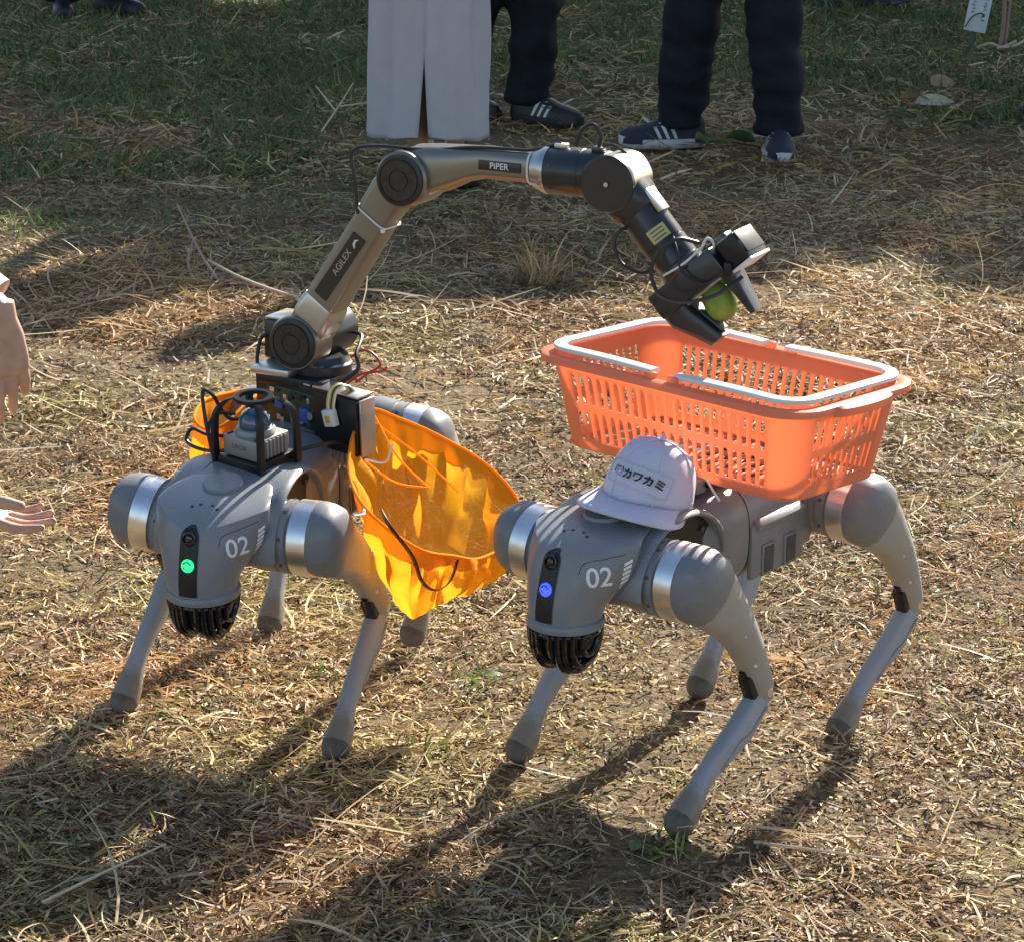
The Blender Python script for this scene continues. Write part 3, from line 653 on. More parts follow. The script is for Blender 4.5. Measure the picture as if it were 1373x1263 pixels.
# ------------------------------------------------------------------ orange basket on the right robot
ORANGE = mat('orange_plastic', (0.84, 0.36, 0.20), 0.36, var=0.05, scale=12, transl=0.46, trans_col=(0.97, 0.47, 0.27), dirt=(0.55, 0.30, 0.18), dirt_amt=0.12, dirt_scale=20)
WHITEP = mat('white_plastic', (0.80, 0.78, 0.75), 0.35, var=0.04, scale=20)
def make_basket():
    long_ = (MA.to_3x3() @ Vector((0.04, 0.418, 0))); long_.z = 0; long_.normalize()
    zax = Vector((0, 0, 1)); sh = zax.cross(long_)           # local y points to the tail of the robot
    ctr = MA @ Vector((-0.043, -0.004, 0.0)); Hb, z0 = 0.122, 0.400
    M = Matrix((long_, sh, zax)).transposed().to_4x4(); M.translation = (ctr.x, ctr.y, z0)
    t = empty('basket', label='orange slotted plastic basket with white handles on the right robot', cat='basket'); t.matrix_basis = M
    A0, A1, B0, B1, r0, r1 = 0.184, 0.206, 0.094, 0.117, 0.030, 0.038
    lerp = lambda a, b, v: a + (b - a) * v
    def side(k, u, v):
        """k: 0 front(-y) 1 right(+x) 2 back 3 left; u in -1..1 along the straight run"""
        a, b, r = lerp(A0, A1, v), lerp(B0, B1, v), lerp(r0, r1, v); z = v * Hb
        return {0: Vector((u * (a - r), -b, z)), 1: Vector((a, u * (b - r), z)), 2: Vector((-u * (a - r), b, z)), 3: Vector((-a, -u * (b - r), z))}[k]
    def corner(k, t_, v):
        a, b, r = lerp(A0, A1, v), lerp(B0, B1, v), lerp(r0, r1, v); z = v * Hb
        cx, cy, s = {0: (a - r, -(b - r), -90), 1: (a - r, b - r, 0), 2: (-(a - r), b - r, 90), 3: (-(a - r), -(b - r), 180)}[k]
        g = R_(s + 90 * t_); return Vector((cx + r * math.cos(g), cy + r * math.sin(g), z))
    mb = MB()
    outer = []
    for s_ in range(4):
        for q in range(4):
            e = -1 + q * 0.5
            outer.append({0: (e, -1), 1: (1, e), 2: (-e, 1), 3: (-1, -e)}[s_])
    def cell(P, u0, u1, v0, v1, fw=0.66, fh=0.90):
        cu, cv, hu, hv = (u0 + u1) / 2, (v0 + v1) / 2, (u1 - u0) / 2, (v1 - v0) / 2
        o = [P(cu + x * hu, cv + y * hv) for x, y in outer]; ins = []
        for x, y in outer:
            t_ = math.atan2(y, x); c, s = math.cos(t_), math.sin(t_); p = 4.0
            k = (abs(c) ** p + abs(s) ** p) ** (-1 / p); ins.append(P(cu + k * c * hu * fw, cv + k * s * hv * fh))
        n = len(o); mb.add(o + ins, [(i, (i + 1) % n, n + (i + 1) % n, n + i) for i in range(n)])
    def quad(P, u0, u1, v0, v1):
        mb.add([P(u0, v0), P(u1, v0), P(u1, v1), P(u0, v1)], [(0, 1, 2, 3)])
    rows = [(0.0, 0.10, 0), (0.10, 0.46, 1), (0.46, 0.50, 0), (0.50, 0.86, 1), (0.86, 1.0, 0)]
    for k, n, e in ((0, 22, 0.985), (2, 22, 0.985), (1, 11, 0.93), (3, 11, 0.93)):
        P = lambda u, v, k=k: side(k, u, v); edges = [-1, -e] + [-e + 2 * e * (i + 1) / n for i in range(n - 1)] + [e, 1]
        for v0, v1, slot in rows:
            for i in range(len(edges) - 1):
                if slot and 0 < i < len(edges) - 2: cell(P, edges[i], edges[i + 1], v0, v1)
                else: quad(P, edges[i], edges[i + 1], v0, v1)
        for i in range(6):
            for v0, v1, _ in rows: quad(lambda t_, v, k=k: corner(k, t_, v), i / 6, (i + 1) / 6, v0, v1)
    # floor with slots
    nx, ny = 14, 5; ax, by = A0 - 0.012, B0 - 0.010
    for i in range(nx):
        for j in range(ny):
            cell(lambda u, v: Vector((u, v, 0.003)), -ax + 2 * ax * i / nx, -ax + 2 * ax * (i + 1) / nx, -by + 2 * by * j / ny, -by + 2 * by * (j + 1) / ny, 0.66, 0.86)
    for x0, x1, y0, y1 in ((-A0, A0, -B0, -by), (-A0, A0, by, B0), (-A0, -ax, -by, by), (ax, A0, -by, by)):
        x0, x1 = max(x0, -A0 + 0.004), min(x1, A0 - 0.004); mb.add([(x0, y0 * 0.97, 0.003), (x1, y0 * 0.97, 0.003), (x1, y1 * 0.97, 0.003), (x0, y1 * 0.97, 0.003)], [(0, 1, 2, 3)])
    me = mb.mesh('slotted_body', 30)
    bm = bmesh.new(); bm.from_mesh(me); bmesh.ops.remove_doubles(bm, verts=bm.verts, dist=0.00015); bmesh.ops.recalc_face_normals(bm, faces=bm.faces); bm.to_mesh(me); bm.free()
    o = link('slotted_body', me, ORANGE, t); md = o.modifiers.new('t', 'SOLIDIFY'); md.thickness = 0.0026; md.offset = 0
    bake(o).set_sharp_from_angle(angle=R_(30))
    # rolled rim: sweep a lip profile round the top outline
    def outline(v, off):
        a, b, r = A1 + off, B1 + off, r1 + off; pts = []
        for k, (cx, cy, s) in enumerate(((a - r, -(b - r), -90), (a - r, b - r, 0), (-(a - r), b - r, 90), (-(a - r), -(b - r), 180))):
            for q in range(9): g = R_(s + 90 * q / 8); pts.append(Vector((cx + r * math.cos(g), cy + r * math.sin(g), v)))
        return pts
    mb = MB(); prof = [(-0.001, Hb - 0.004), (0.0005, Hb + 0.0015), (0.012, Hb + 0.003), (0.0165, Hb + 0.001), (0.0175, Hb - 0.007), (0.0155, Hb - 0.007), (0.0145, Hb - 0.001), (0.002, Hb - 0.0015)]
    L = [outline(z, off) for off, z in prof]; n = len(L[0])
    mb.add([p for l in L for p in l], [(i * n + k, i * n + (k + 1) % n, ((i + 1) % len(L)) * n + (k + 1) % n, ((i + 1) % len(L)) * n + k) for i in range(len(L)) for k in range(n)])
    obj('rim', mb, ORANGE, t, sharp=40)
    # finger lip at each short end
    for sx in (-1, 1):
        mb = MB(); rings = []
        for q in range(13):
            y = -0.06 + 0.12 * q / 12; e = math.sin(math.pi * q / 12) ** 0.6 * 0.012
            x = sx * (A1 + 0.0165); rings.append([Vector((x, y, Hb + 0.001)), Vector((x + sx * e, y, Hb - 0.002)), Vector((x + sx * e, y, Hb - 0.012)), Vector((x - sx * 0.003, y, Hb - 0.006))])
        mb.loft(rings); obj('end_grip', mb, ORANGE, t, sharp=40)
    # two folded white handles lying on the rim
    for sx in (-1, 1):
        a, b, r = A1 - 0.006, B1 - 0.006, 0.036
        pts = [(sx * 0.018, -b, 0)] + [(sx * (0.018 + (a - r - 0.018) * q / 5), -b, 0) for q in (1, 2, 3, 4, 5)]
        pts += [(sx * (a - r + r * math.sin(R_(g))), -(b - r) - r * math.cos(R_(g)), 0) for g in (15, 30, 45, 60, 75, 90)]
        pts += [(sx * a, (b - r) * q / 3, 0) for q in (-2, -1, 0, 1, 2, 3)]
        pts += [(sx * (a - r + r * math.cos(R_(g))), (b - r) + r * math.sin(R_(g)), 0) for g in (15, 30, 45, 60, 75, 90)]
        pts += [(sx * (0.018 + (a - r - 0.018) * q / 5), b, 0) for q in (4, 3, 2, 1, 0)]
        lift = lambda x: Hb + 0.0085 + 0.002 * math.sin(abs(x) * 14)
        P = [Vector((x, y, lift(x))) for x, y, _ in pts]; mb = MB(); rings = []
        for i, p in enumerate(P):
            tt = (P[min(i + 1, len(P) - 1)] - P[max(0, i - 1)]).normalized(); w = Vector((-tt.y, tt.x, 0)).normalized()
            rings.append(ell(p, w, (0, 0, 1), 0.0086, 0.0036, 12, 4))
        mb.loft(rings); h = obj('handle', mb, WHITEP, t, sharp=45)
        h['label'] = 'white folded handle'
    # hinge tabs
    for y in (-1, 1):
        for x in (-0.018, 0.018):
            mb = MB(); mb.box((x, y * (B1 + 0.003), Hb + 0.004), (0.016, 0.008, 0.012), bev=0.002); obj('hinge_tab', mb, ORANGE, t)
make_basket()

def small_mount():
    """dark bracket and strap between the robot's back and the basket"""
    t = empty('payload_mount', label='dark mounting bracket with plugs between right robot back and basket', cat='bracket'); t.matrix_basis = MA
    mb = MB(); mb.box((-0.03, 0.0, 0.0675), (0.20, 0.075, 0.009), bev=0.002); obj('base_plate', mb, DARK, t)
    for x in (0.045, -0.10):
        mb = MB(); mb.box((x, 0.0, 0.0755), (0.022, 0.10, 0.008), bev=0.002); obj('cross_bar', mb, BLACK, t)
    mb = MB(); mb.box((0.062, 0.028, 0.074), (0.022, 0.030, 0.018), bev=0.003); obj('plug', mb, SHELL, t)
    mb = MB(); mb.box((0.068, -0.008, 0.071), (0.018, 0.022, 0.014), bev=0.002); obj('plug', mb, BLACK, t)
    mb = MB(); mb.tube(catmull([(0.055, 0.045, 0.083), (0.058, 0.056, 0.072), (0.054, 0.064, 0.058)]), 0.0016, 8); obj('zip_tie', mb, WHITEP, t)
small_mount()

# ------------------------------------------------------------------ white cap on the right robot
CLOTH = mat('cap_cloth', (0.72, 0.69, 0.80), 0.85, var=0.04, scale=30, bump=0.35, bscale=900, spec=0.2, transl=0.12)
INKB = mat('black_print', (0.02, 0.02, 0.025), 0.6, var=0.05)
def make_cap():
    t = empty('cap', label='white baseball cap with black katakana on the right robot', cat='cap')
    front = (MA.to_3x3() @ Vector((0.985, 0.17, 0))); front.z = 0; front.normalize()
    M = Matrix((front, Vector((0, 0, 1)).cross(front), Vector((0, 0, 1)))).transposed().to_4x4()
    M = Matrix.Translation(MA @ Vector((0.135, 0.012, 0.074))) @ M @ Matrix.Rotation(R_(-11), 4, 'X') @ Matrix.Rotation(R_(-7), 4, 'Y')
    t.matrix_basis = M
    def crown_pt(a, s):
        """a angle from front, s 0 base .. 1 top"""
        r = 0.057 * math.cos(s * math.pi / 2) ** 0.78; z = 0.073 * math.sin(s * math.pi / 2) ** 0.95
        fr = max(0, math.cos(a)); z *= 1 + 0.05 * fr * math.sin(math.pi * s)
        r *= 1.0 - 0.012 * abs(math.sin(3 * a)) ** 0.5 * (1 if s < .9 else 0) + 0.022 * math.sin(2 * a + 5 * s + 1.0) * math.sin(math.pi * s) + 0.012 * math.sin(5 * a + 7 * s) * math.sin(math.pi * s)
        return Vector((r * 1.06 * math.cos(a), r * math.sin(a), z + 0.004 * math.sin(2 * a) * (1 - s)))
    mb = MB(); rings = []
    for i in range(15): rings.append([crown_pt(2 * math.pi * k / 48, i / 14 * 0.985) for k in range(48)])
    mb.loft(rings, cap=False); n = len(mb.v); mb.v.append((0, 0, 0.074)); mb.f += [(n - 48 + k, n - 48 + (k + 1) % 48, n) for k in range(48)]
    cme = mb.mesh('crown', 180); bv = bvh_of(cme); o = link('crown', cme, CLOTH, t); md = o.modifiers.new('s', 'SOLIDIFY'); md.thickness = 0.0016; bake(o)
    mb = MB()
    for k in range(6):
        a = k * math.pi / 3 + math.pi / 6; mb.tube([crown_pt(a, s / 12 * .97) * 1.006 for s in range(13)], 0.0013, 6)
    obj('seam_stitching', mb, CLOTH, t)['kind'] = 'stuff'
    for k in range(6):
        p = crown_pt(k * math.pi / 3, 0.60); mb = MB(); mb.lathe([(0.0012, 0), (0.0022, 0.0004), (0.0024, 0.001), (0.0012, 0.0012)], p, p, 12); obj('eyelet', mb, CLOTH, t)
    mb = MB(); mb.ball((0, 0, 0.0755), 0.0048, (1, 1, .7), 14, 8); obj('button', mb, CLOTH, t)
    mb = MB(); top, bot = [], []
    for k in range(25):
        a = R_(-88 + 176 * k / 24); ca = math.cos(a); e = max(0, ca) ** 0.6 * 0.050
        row = []
        for j in range(6):
            f = j / 5; p = crown_pt(a, 0.0) * 0.985; q = p + Vector((e * f * 1.0, math.sin(a) * e * f * 0.55, -0.006 * f * f * (0.4 + ca) - 0.013 * f * abs(math.sin(a)) ** 2 + 0.002))
            row.append(q)
        top.append(row)
    mb.add([p for r in top for p in r], [(i * 6 + j, i * 6 + j + 1, (i + 1) * 6 + j + 1, (i + 1) * 6 + j) for i in range(24) for j in range(5)])
    o = obj('brim', mb, CLOTH, t, sharp=180); md = o.modifiers.new('s', 'SOLIDIFY'); md.thickness = 0.0028; bake(o)
    # raised front patch and lettering
    vs, fs = [], []
    for i in range(9):
        for j in range(21): vs.append((-0.041 + 0.082 * j / 20, -0.0145 + 0.029 * i / 8))
    for i in range(8):
        for j in range(20): a = i * 21 + j; fs.append((a, a + 1, a + 22, a + 21))
    d = Vector((-1, 0, -0.25))
    def wrap(v2, off): return [(lambda h: h[0] + h[1] * off if h[0] is not None else Vector((0.06, p[0], 0.032 + p[1])))(bv.ray_cast(Vector((0.12, p[0] * 0.98, 0.049 + p[1])), d.normalized())) for p in v2]
    mb = MB(); mb.add(wrap(vs, 0.0014), fs); obj('front_patch', mb, CLOTH, t, sharp=180)
    bd = [(-0.040, -0.0135), (0.040, -0.0135), (0.040, 0.0135), (-0.040, 0.0135), (-0.040, -0.0135)]; bp = []
    for i in range(4): bp += [(bd[i][0] + (bd[i + 1][0] - bd[i][0]) * j / 12, bd[i][1] + (bd[i + 1][1] - bd[i][1]) * j / 12) for j in range(12)]
    mb = MB(); mb.tube(wrap(bp + [bp[0]], 0.0022), 0.0006, 6, cap=False); obj('patch_stitching', mb, CLOTH, t)
    tv, tf = [Vector((p[0] + 0.0030, p[1], 0)) for p in text_mesh('㈱カワカミ', 0.0130, 0.0005, 2)[0]], text_mesh('㈱カワカミ', 0.0130, 0.0005, 2)[1]
    mb = MB(); mb.add(wrap(tv, 0.0042), tf); obj('lettering', mb, INKB, t, sharp=180)['label'] = 'black katakana lettering'
make_cap()

# ------------------------------------------------------------------ gear on the left robot
ALU = mat('grey_case', (0.30, 0.30, 0.28), 0.42, 0.3, var=0.05, scale=40)
BLUEGLASS = mat('blue_dome_glass', (0.03, 0.09, 0.16), 0.08, var=0.3, scale=90, coat=1.0)
PCB = mat('circuit_board', (0.018, 0.045, 0.028), 0.45, var=0.5, scale=160)
BLUEP = mat('blue_component', (0.03, 0.10, 0.42), 0.4)
STEEL = mat('steel_plate', (0.55, 0.55, 0.54), 0.35, 0.9, var=0.08, scale=50)
COPPER = mat('yellow_wire', (0.62, 0.47, 0.08), 0.5)
REDW = mat('red_wire', (0.45, 0.03, 0.025), 0.45)
CABLE = mat('black_cable', (0.02, 0.02, 0.021), 0.42, var=0.1)
def make_lidar():
    t = empty('lidar_sensor', label='grey box lidar with blue glass dome in black guard on left robot', cat='sensor')
    t.matrix_basis = MBt @ Matrix.Translation((0.118, 0.008, 0.060)) @ Matrix.Rotation(R_(-20), 4, 'Z')
    mb = MB(); mb.box((0, 0, 0.009), (0.074, 0.070, 0.018), bev=0.002); obj('base', mb, BLACK, t)
    mb = MB(); mb.box((0, 0, 0.0325), (0.062, 0.062, 0.028), bev=0.004); b = obj('case', mb, ALU, t)
    tv, tf = text_mesh('LIVOX', 0.009, 0, 0)
    mb = MB(); mb.add([Vector((0.0314, v[0], 0.034 + v[1])) for v in tv], tf); obj('case_print', mb, DARK, b)
    for k in range(7):
        mb = MB(); mb.box((-0.021 + 0.007 * k, 0.0315, 0.0325), (0.003, 0.004, 0.024), bev=0.0008); obj('cooling_fin', mb, ALU, b)
    for x, y in ((0.022, 0.024), (0.022, -0.024)):
        mb = MB(); mb.box((x, y, 0.047), (0.010, 0.003, 0.002), bev=0.0005); obj('slot_mark', mb, BLACK, b)
    mb = MB(); mb.lathe([(0.027, 0.0), (0.0275, 0.003), (0.0245, 0.008), (0.0215, 0.009)], (0, 0, 0.046), (0, 0, 1), 36); obj('collar', mb, ALU, t)
    mb = MB(); mb.lathe([(0.0215, 0), (0.0218, 0.006), (0.020, 0.014), (0.0155, 0.0205), (0.008, 0.0245), (0, 0.0255)], (0, 0, 0.054), (0, 0, 1), 32); obj('dome', mb, BLUEGLASS, t, sharp=180)
    mb = MB(); P = [(0.0225 * math.cos(R_(a)), 0.0225 * math.sin(R_(a)), 0.094) for a in range(0, 361, 12)]
    rings = [ell(p, Vector((p[0], p[1], 0)).normalized(), (0, 0, 1), 0.0042, 0.003, 8, 4) for p in P]; mb.loft(rings, cap=False); g = obj('guard_ring', mb, BLACK, t)
    for sx, sy in ((1, 1), (1, -1), (-1, 1), (-1, -1)):
        mb = MB(); pts = catmull([(sx * 0.014, sy * 0.019, 0.094), (sx * 0.022, sy * 0.029, 0.089), (sx * 0.031, sy * 0.0385, 0.074), (sx * 0.034, sy * 0.0405, 0.045), (sx * 0.034, sy * 0.0405, 0.004)], 5)
        mb.loft([ell(p, (1, 0, 0), (0, 1, 0), 0.0055, 0.0035, 8, 4) for p in pts]); obj('guard_bar', mb, BLACK, t)
make_lidar()

def make_ebox():
    t = empty('electronics_box', label='black electronics box with green circuit board behind the lidar', cat='electronics box')
    t.matrix_basis = MBt @ Matrix.Translation((-0.041, 0.030, 0.040)) @ Matrix.Rotation(R_(-21), 4, 'Z')
    mb = MB(); mb.box((0.008, 0, 0.041), (0.026, 0.192, 0.078), bev=0.002); c = obj('case', mb, BLACK, t)
    mb = MB(); mb.box((0.0215, -0.030, 0.043), (0.002, 0.088, 0.056), bev=0.0005); p = obj('circuit_board', mb, PCB, t)
    rr = random.Random(3)
    for k in range(26):
        w, h = rr.uniform(0.003, 0.010), rr.uniform(0.003, 0.009); y, z = rr.uniform(-0.069, 0.008), rr.uniform(0.020, 0.066)
        mb = MB(); mb.box((0.0235, y, z), (0.004, w, h), bev=0.0004); obj('chip', mb, rr.choice([BLACK, DARK, PCB, DARK, STEEL, BLACK]), p)
    for y, z, w, h in ((-0.002, 0.040, 0.016, 0.020), (-0.048, 0.047, 0.014, 0.012)):
        mb = MB(); mb.box((0.0245, y, z), (0.006, w, h), bev=0.001); obj('blue_terminal', mb, BLUEP, p)
    mb = MB(); mb.lathe([(0.0055, 0), (0.0055, 0.005), (0, 0.005)], (0.0225, 0.009, 0.042), (1, 0, 0), 16); obj('capacitor', mb, STEEL, p)
    mb = MB(); mb.box((0.0235, 0.055, 0.041), (0.006, 0.078, 0.076), bev=0.0015); obj('front_plate', mb, BLACK, t)
    mb = MB(); mb.box((0.009, 0.0975, 0.042), (0.028, 0.004, 0.080), bev=0.001); obj('side_plate', mb, STEEL, t)
    mb = MB(); mb.box((0.007, -0.045, 0.0815), (0.024, 0.098, 0.003), bev=0.001); obj('top_plate', mb, STEEL, t)
    mb = MB(); mb.box((0.005, 0.050, 0.0825), (0.030, 0.082, 0.0035), bev=0.001); obj('top_plate', mb, STEEL, t)
    mb = MB(); mb.box((0.008, -0.030, 0.0845), (0.012, 0.060, 0.002), bev=0.0005); obj('cable_slot', mb, BLACK, t)
    for k in range(7):
        mb = MB(); mb.box((0.014, 0.033 + 0.0075 * k, -0.008), (0.020, 0.0042, 0.021), bev=0.001); obj('heatsink_fin', mb, STEEL, t)
    for y in (-0.07, 0.07):
        mb = MB(); mb.box((-0.004, y, -0.006), (0.018, 0.012, 0.020), bev=0.002); obj('standoff', mb, BLACK, t)
    # loose connector hanging on ribbon wires
    for k in range(6):
        y = 0.049 + 0.0026 * k
        mb = MB(); mb.tube(catmull([(0.0, y + 0.008, 0.083), (0.012, y + 0.006, 0.094), (0.026, y, 0.091), (0.0315, y - 0.002, 0.074), (0.0325, y - 0.002, 0.062)], 4), 0.0012, 6)
        obj('connector_wire', mb, [COPPER, WHITEP, COPPER, BLACK, COPPER, WHITEP][k], t)
    mb = MB(); mb.box((0.0335, 0.0535, 0.052), (0.010, 0.020, 0.023), Matrix.Rotation(R_(14), 3, 'X'), bev=0.0015); obj('connector_plug', mb, WHITEP, t)
    mb = MB(); mb.box((0.0392, 0.0535, 0.051), (0.001, 0.008, 0.010), Matrix.Rotation(R_(14), 3, 'X'), bev=0.0003); obj('plug_window', mb, COPPER, t)
make_ebox()

ARMM = mat('arm_metal_paint', (0.25, 0.235, 0.20), 0.30, 0.65, var=0.015, scale=8, rvar=0.015)
ARMG = mat('arm_grey', (0.50, 0.50, 0.49), 0.26, 0.85, var=0.02, scale=8, rvar=0.02)
ARMB = mat('arm_black', (0.022, 0.023, 0.027), 0.34, var=0.12, scale=60, coat=0.2)
PANEL = mat('arm_panel', (0.035, 0.03, 0.025), 0.3, var=0.1)
STICK = mat('yellow_label', (0.55, 0.45, 0.18), 0.5, var=0.05)
MOTORF = mat('motor_face', (0.045, 0.04, 0.036), 0.4, 0.4, var=0.3, scale=90)
def make_arm():
    az = R_(-26); t = empty('arm_manipulator', label='grey and black jointed robot arm reaching over the basket', cat='robot arm')
    base = Vector((-0.2842, 3.4054, 0.4966))
    M = Matrix.Translation(base) @ Matrix.Rotation(az, 4, 'Z'); B0 = -0.040
    t.matrix_basis = M @ Matrix.Translation((0, 0, B0)); K = Matrix.Translation((0, 0, -B0))   # parts are written with the shoulder at the origin
    def P(name, mb, m, parent=None, sharp=35, lab=None):
        o = obj(name, mb, m, parent or t, K if parent is None else None, sharp)
        if lab: o['label'] = lab
        return o
    Y = (0, 1, 0)
    # base turntable
    mb = MB(); mb.box((0.0, 0.01, -0.052), (0.105, 0.10, 0.014), bev=0.003); P('base_plate', mb, BLACK)
    mb = MB(); mb.box((-0.030, 0.0, -0.0405), (0.060, 0.085, 0.010), bev=0.002); P('base_step', mb, STEEL)
    mb = MB(); mb.lathe([(0.044, -0.046), (0.044, -0.034), (0.040, -0.030), (0.038, -0.022)], (0.012, 0.022, 0), (0, 0, 1), 40); P('turntable', mb, ARMB)
    mb = MB(); mb.lathe([(0.041, -0.036), (0.0435, -0.0335), (0.041, -0.031)], (0.012, 0.022, 0), (0, 0, 1), 40, cap=False); P('turntable_ring', mb, ARMG)
    mb = MB(); mb.box((-0.043, 0.035, -0.008), (0.050, 0.060, 0.056), bev=0.005); P('rear_housing', mb, ARMB)
    mb = MB(); mb.box((-0.043, 0.035, 0.0212), (0.046, 0.058, 0.003), bev=0.001); P('rear_lid', mb, ARMG)
    # shoulder
    mb = MB(); mb.lathe([(0.033, 0.010), (0.034, 0.014), (0.034, 0.088), (0.031, 0.092)], (0, 0, 0), Y, 44); P('shoulder_motor', mb, ARMB)
    mb = MB(); mb.lathe([(0.036, -0.030), (0.038, -0.026), (0.038, 0.010)], (0, 0, 0), Y, 48); sh = P('shoulder_housing', mb, ARMM)
    def disc(par, c, y, r):
        mb = MB(); mb.lathe([(r, 0), (r, 0.003), (r * .86, 0.0045), (r * .84, 0.003), (r * .8, 0.003), (r * .78, 0.0045), (r * .45, 0.0045), (r * .43, 0.003), (r * .36, 0.003), (r * .34, 0.0045), (0, 0.0045)], (c[0], y, c[1]), (0, -1, 0), 44)
        o = P('motor_face', mb, MOTORF, par)
        for k in range(6):
            a = k * math.pi / 3 + .3; mb = MB(); mb.lathe([(0.0016, 0), (0.0016, 0.0008), (0, 0.0008)], (c[0] + r * .62 * math.cos(a), y - 0.0045, c[1] + r * .62 * math.sin(a)), (0, -1, 0), 8); P('screw', mb, DARK, par)
    disc(sh, (0, 0), -0.0295, 0.034)
    # lower link
    u = Vector((0.568, 0, 0.823)); v = Vector((-0.823, 0, 0.568)); mb = MB(); rings = []
    for s, off, hv, hy, p in [(0.012, 0.0, 0.028, 0.0265, 6), (0.035, 0.001, 0.0275, 0.0265, 7), (0.06, 0.003, 0.0255, 0.026, 7), (0.075, 0.004, 0.0245, 0.0255, 7), (0.20, 0.008, 0.0235, 0.0245, 7),
                              (0.225, 0.010, 0.0245, 0.0245, 7), (0.255, 0.010, 0.0265, 0.0245, 6), (0.290, 0.010, 0.0250, 0.0245, 5), (0.312, 0.006, 0.018, 0.023, 4)]:
        rings.append(ell(u * s + v * off, v, (0, 1, 0), hv, hy, 28, p))
    mb.loft(rings); lo = P('lower_link', mb, ARMM, sharp=40)
    mb = MB(); mb.loft([ell(u * s + v * off, v, (0, 1, 0), hv, hy, 28, 7) for s, off, hv, hy in ((0.036, 0.001, 0.0282, 0.0272), (0.040, 0.0015, 0.0286, 0.0274), (0.066, 0.0035, 0.0262, 0.0266), (0.070, 0.004, 0.0250, 0.0258))]); P('link_collar', mb, ARMG, lo, sharp=40)
    def onface(s, off, ds, dv, y): return [u * (s + a * ds) + v * (off + b * dv) + Vector((0, y, 0)) for a, b in ((-1, -1), (1, -1), (1, 1), (-1, 1))]
    mb = MB(); q = onface(0.132, 0.006, 0.052, 0.0105, -0.0250) + onface(0.132, 0.006, 0.052, 0.0105, -0.0275); mb.add(q, [(4, 5, 6, 7), (0, 1, 5, 4), (1, 2, 6, 5), (2, 3, 7, 6), (3, 0, 4, 7)]); P('name_panel', mb, PANEL, lo)
    tv, tf = text_mesh('AGILEX', 0.0125, 0, 0)
    mb = MB(); mb.add([u * (0.140 + p[0]) + v * (0.006 + p[1]) + Vector((0, -0.0281, 0)) for p in tv], tf); P('lettering', mb, STEEL, lo, lab='pale maker lettering')
    mb = MB(); mb.tube([u * s + v * o + Vector((0, -0.0283, 0)) for s, o in ((0.168, 0.002), (0.172, 0.006), (0.177, 0.007), (0.181, 0.004))], [0.0008, 0.0018, 0.0016, 0.0006], 8); P('emblem', mb, WHITEINK, lo)
    mb = MB(); ring = ell(u * 0.215 + v * 0.0093, v, (0, 1, 0), 0.0255, 0.0263, 32, 6); mb.tube(ring + [ring[0]], 0.0013, 6); P('zip_tie', mb, WHITEP, lo)
    mb = MB(); mb.box(u * 0.214 + v * -0.0165 + Vector((0, -0.027, 0)), (0.005, 0.005, 0.005), bev=0.001); P('zip_tie_lock', mb, WHITEP, lo)
    # elbow
    e = Vector((0.164, 0, 0.2375)); mb = MB(); mb.lathe([(0.034, -0.033), (0.037, -0.030), (0.037, 0.030), (0.034, 0.033)], e, Y, 48); el = P('elbow_housing', mb, ARMM); disc(el, (e.x, e.z), -0.0325, 0.0335)
    # forearm
    mb = MB(); X = Vector((1, 0, 0)); rings = []
    for tx, z, hz, hy in [(0.150, 0.243, 0.026, 0.022), (0.170, 0.245, 0.0345, 0.027), (0.195, 0.249, 0.033, 0.028), (0.222, 0.2545, 0.029, 0.0265), (0.25, 0.262, 0.0225, 0.0245), (0.272, 0.2655, 0.0205, 0.0225), (0.335, 0.2655, 0.0200, 0.0212), (0.342, 0.2655, 0.019, 0.020)]:
        rings.append(ell((tx, 0.004, z), (0, 0, 1), (0, 1, 0), hz, hy, 28, 3.2))
    mb.loft(rings); fo = P('forearm', mb, ARMM, sharp=45)
    mb = MB(); mb.box((0.299, -0.0178, 0.2655), (0.060, 0.003, 0.0125), bev=0.001); P('name_panel', mb, PANEL, fo)
    tv, tf = text_mesh('PiPER', 0.0115, 0.0001, 0); mb = MB(); mb.add([Vector((0.299 + p[0], -0.0198, 0.2655 + p[1])) for p in tv], tf); P('lettering', mb, WHITEINK, fo, lab='white maker lettering')
    mb = MB(); ring = ell((0.338, 0.004, 0.2655), (0, 0, 1), (0, 1, 0), 0.0215, 0.0225, 28, 2.6); mb.tube(ring + [ring[0]], 0.0016, 6); P('zip_tie', mb, WHITEP, fo)
    # wrist roll section
    a = Vector((1, 0, 0.01)).normalized()
    mb = MB(); mb.lathe([(0.020, 0), (0.0255, 0.002), (0.028, 0.010), (0.031, 0.016), (0.031, 0.022)], (0.341, 0.002, 0.2645), a, 40); P('wrist_flange', mb, ARMG)
    mb = MB(); mb.lathe([(0.0300, 0.0), (0.0305, 0.001), (0.0305, 0.045), (0.0297, 0.046), (0.0297, 0.047), (0.0305, 0.048), (0.0305, 0.078)], (0.3625, 0.002, 0.2645), a, 40); wr = P('wrist_motor', mb, ARMB)
    for tx, ang in ((0.372, 80), (0.372, 20), (0.372, -40)):
        mb = MB(); c_, s_ = math.cos(R_(ang)), math.sin(R_(ang)); mb.lathe([(0.002, 0), (0.002, 0.001), (0, 0.001)], (tx, 0.002 - 0.0303 * c_, 0.2645 + 0.0303 * s_), (0, -c_, s_), 10); P('screw', mb, DARK, wr)
    mb = MB(); mb.box((0.377, 0.0, 0.297), (0.016, 0.014, 0.006), bev=0.0015); P('cable_clip', mb, STEEL, wr)
    mb = MB(); mb.box((0.428, 0.0, 0.297), (0.014, 0.016, 0.007), bev=0.0015); P('cable_clip', mb, ARMB, wr)
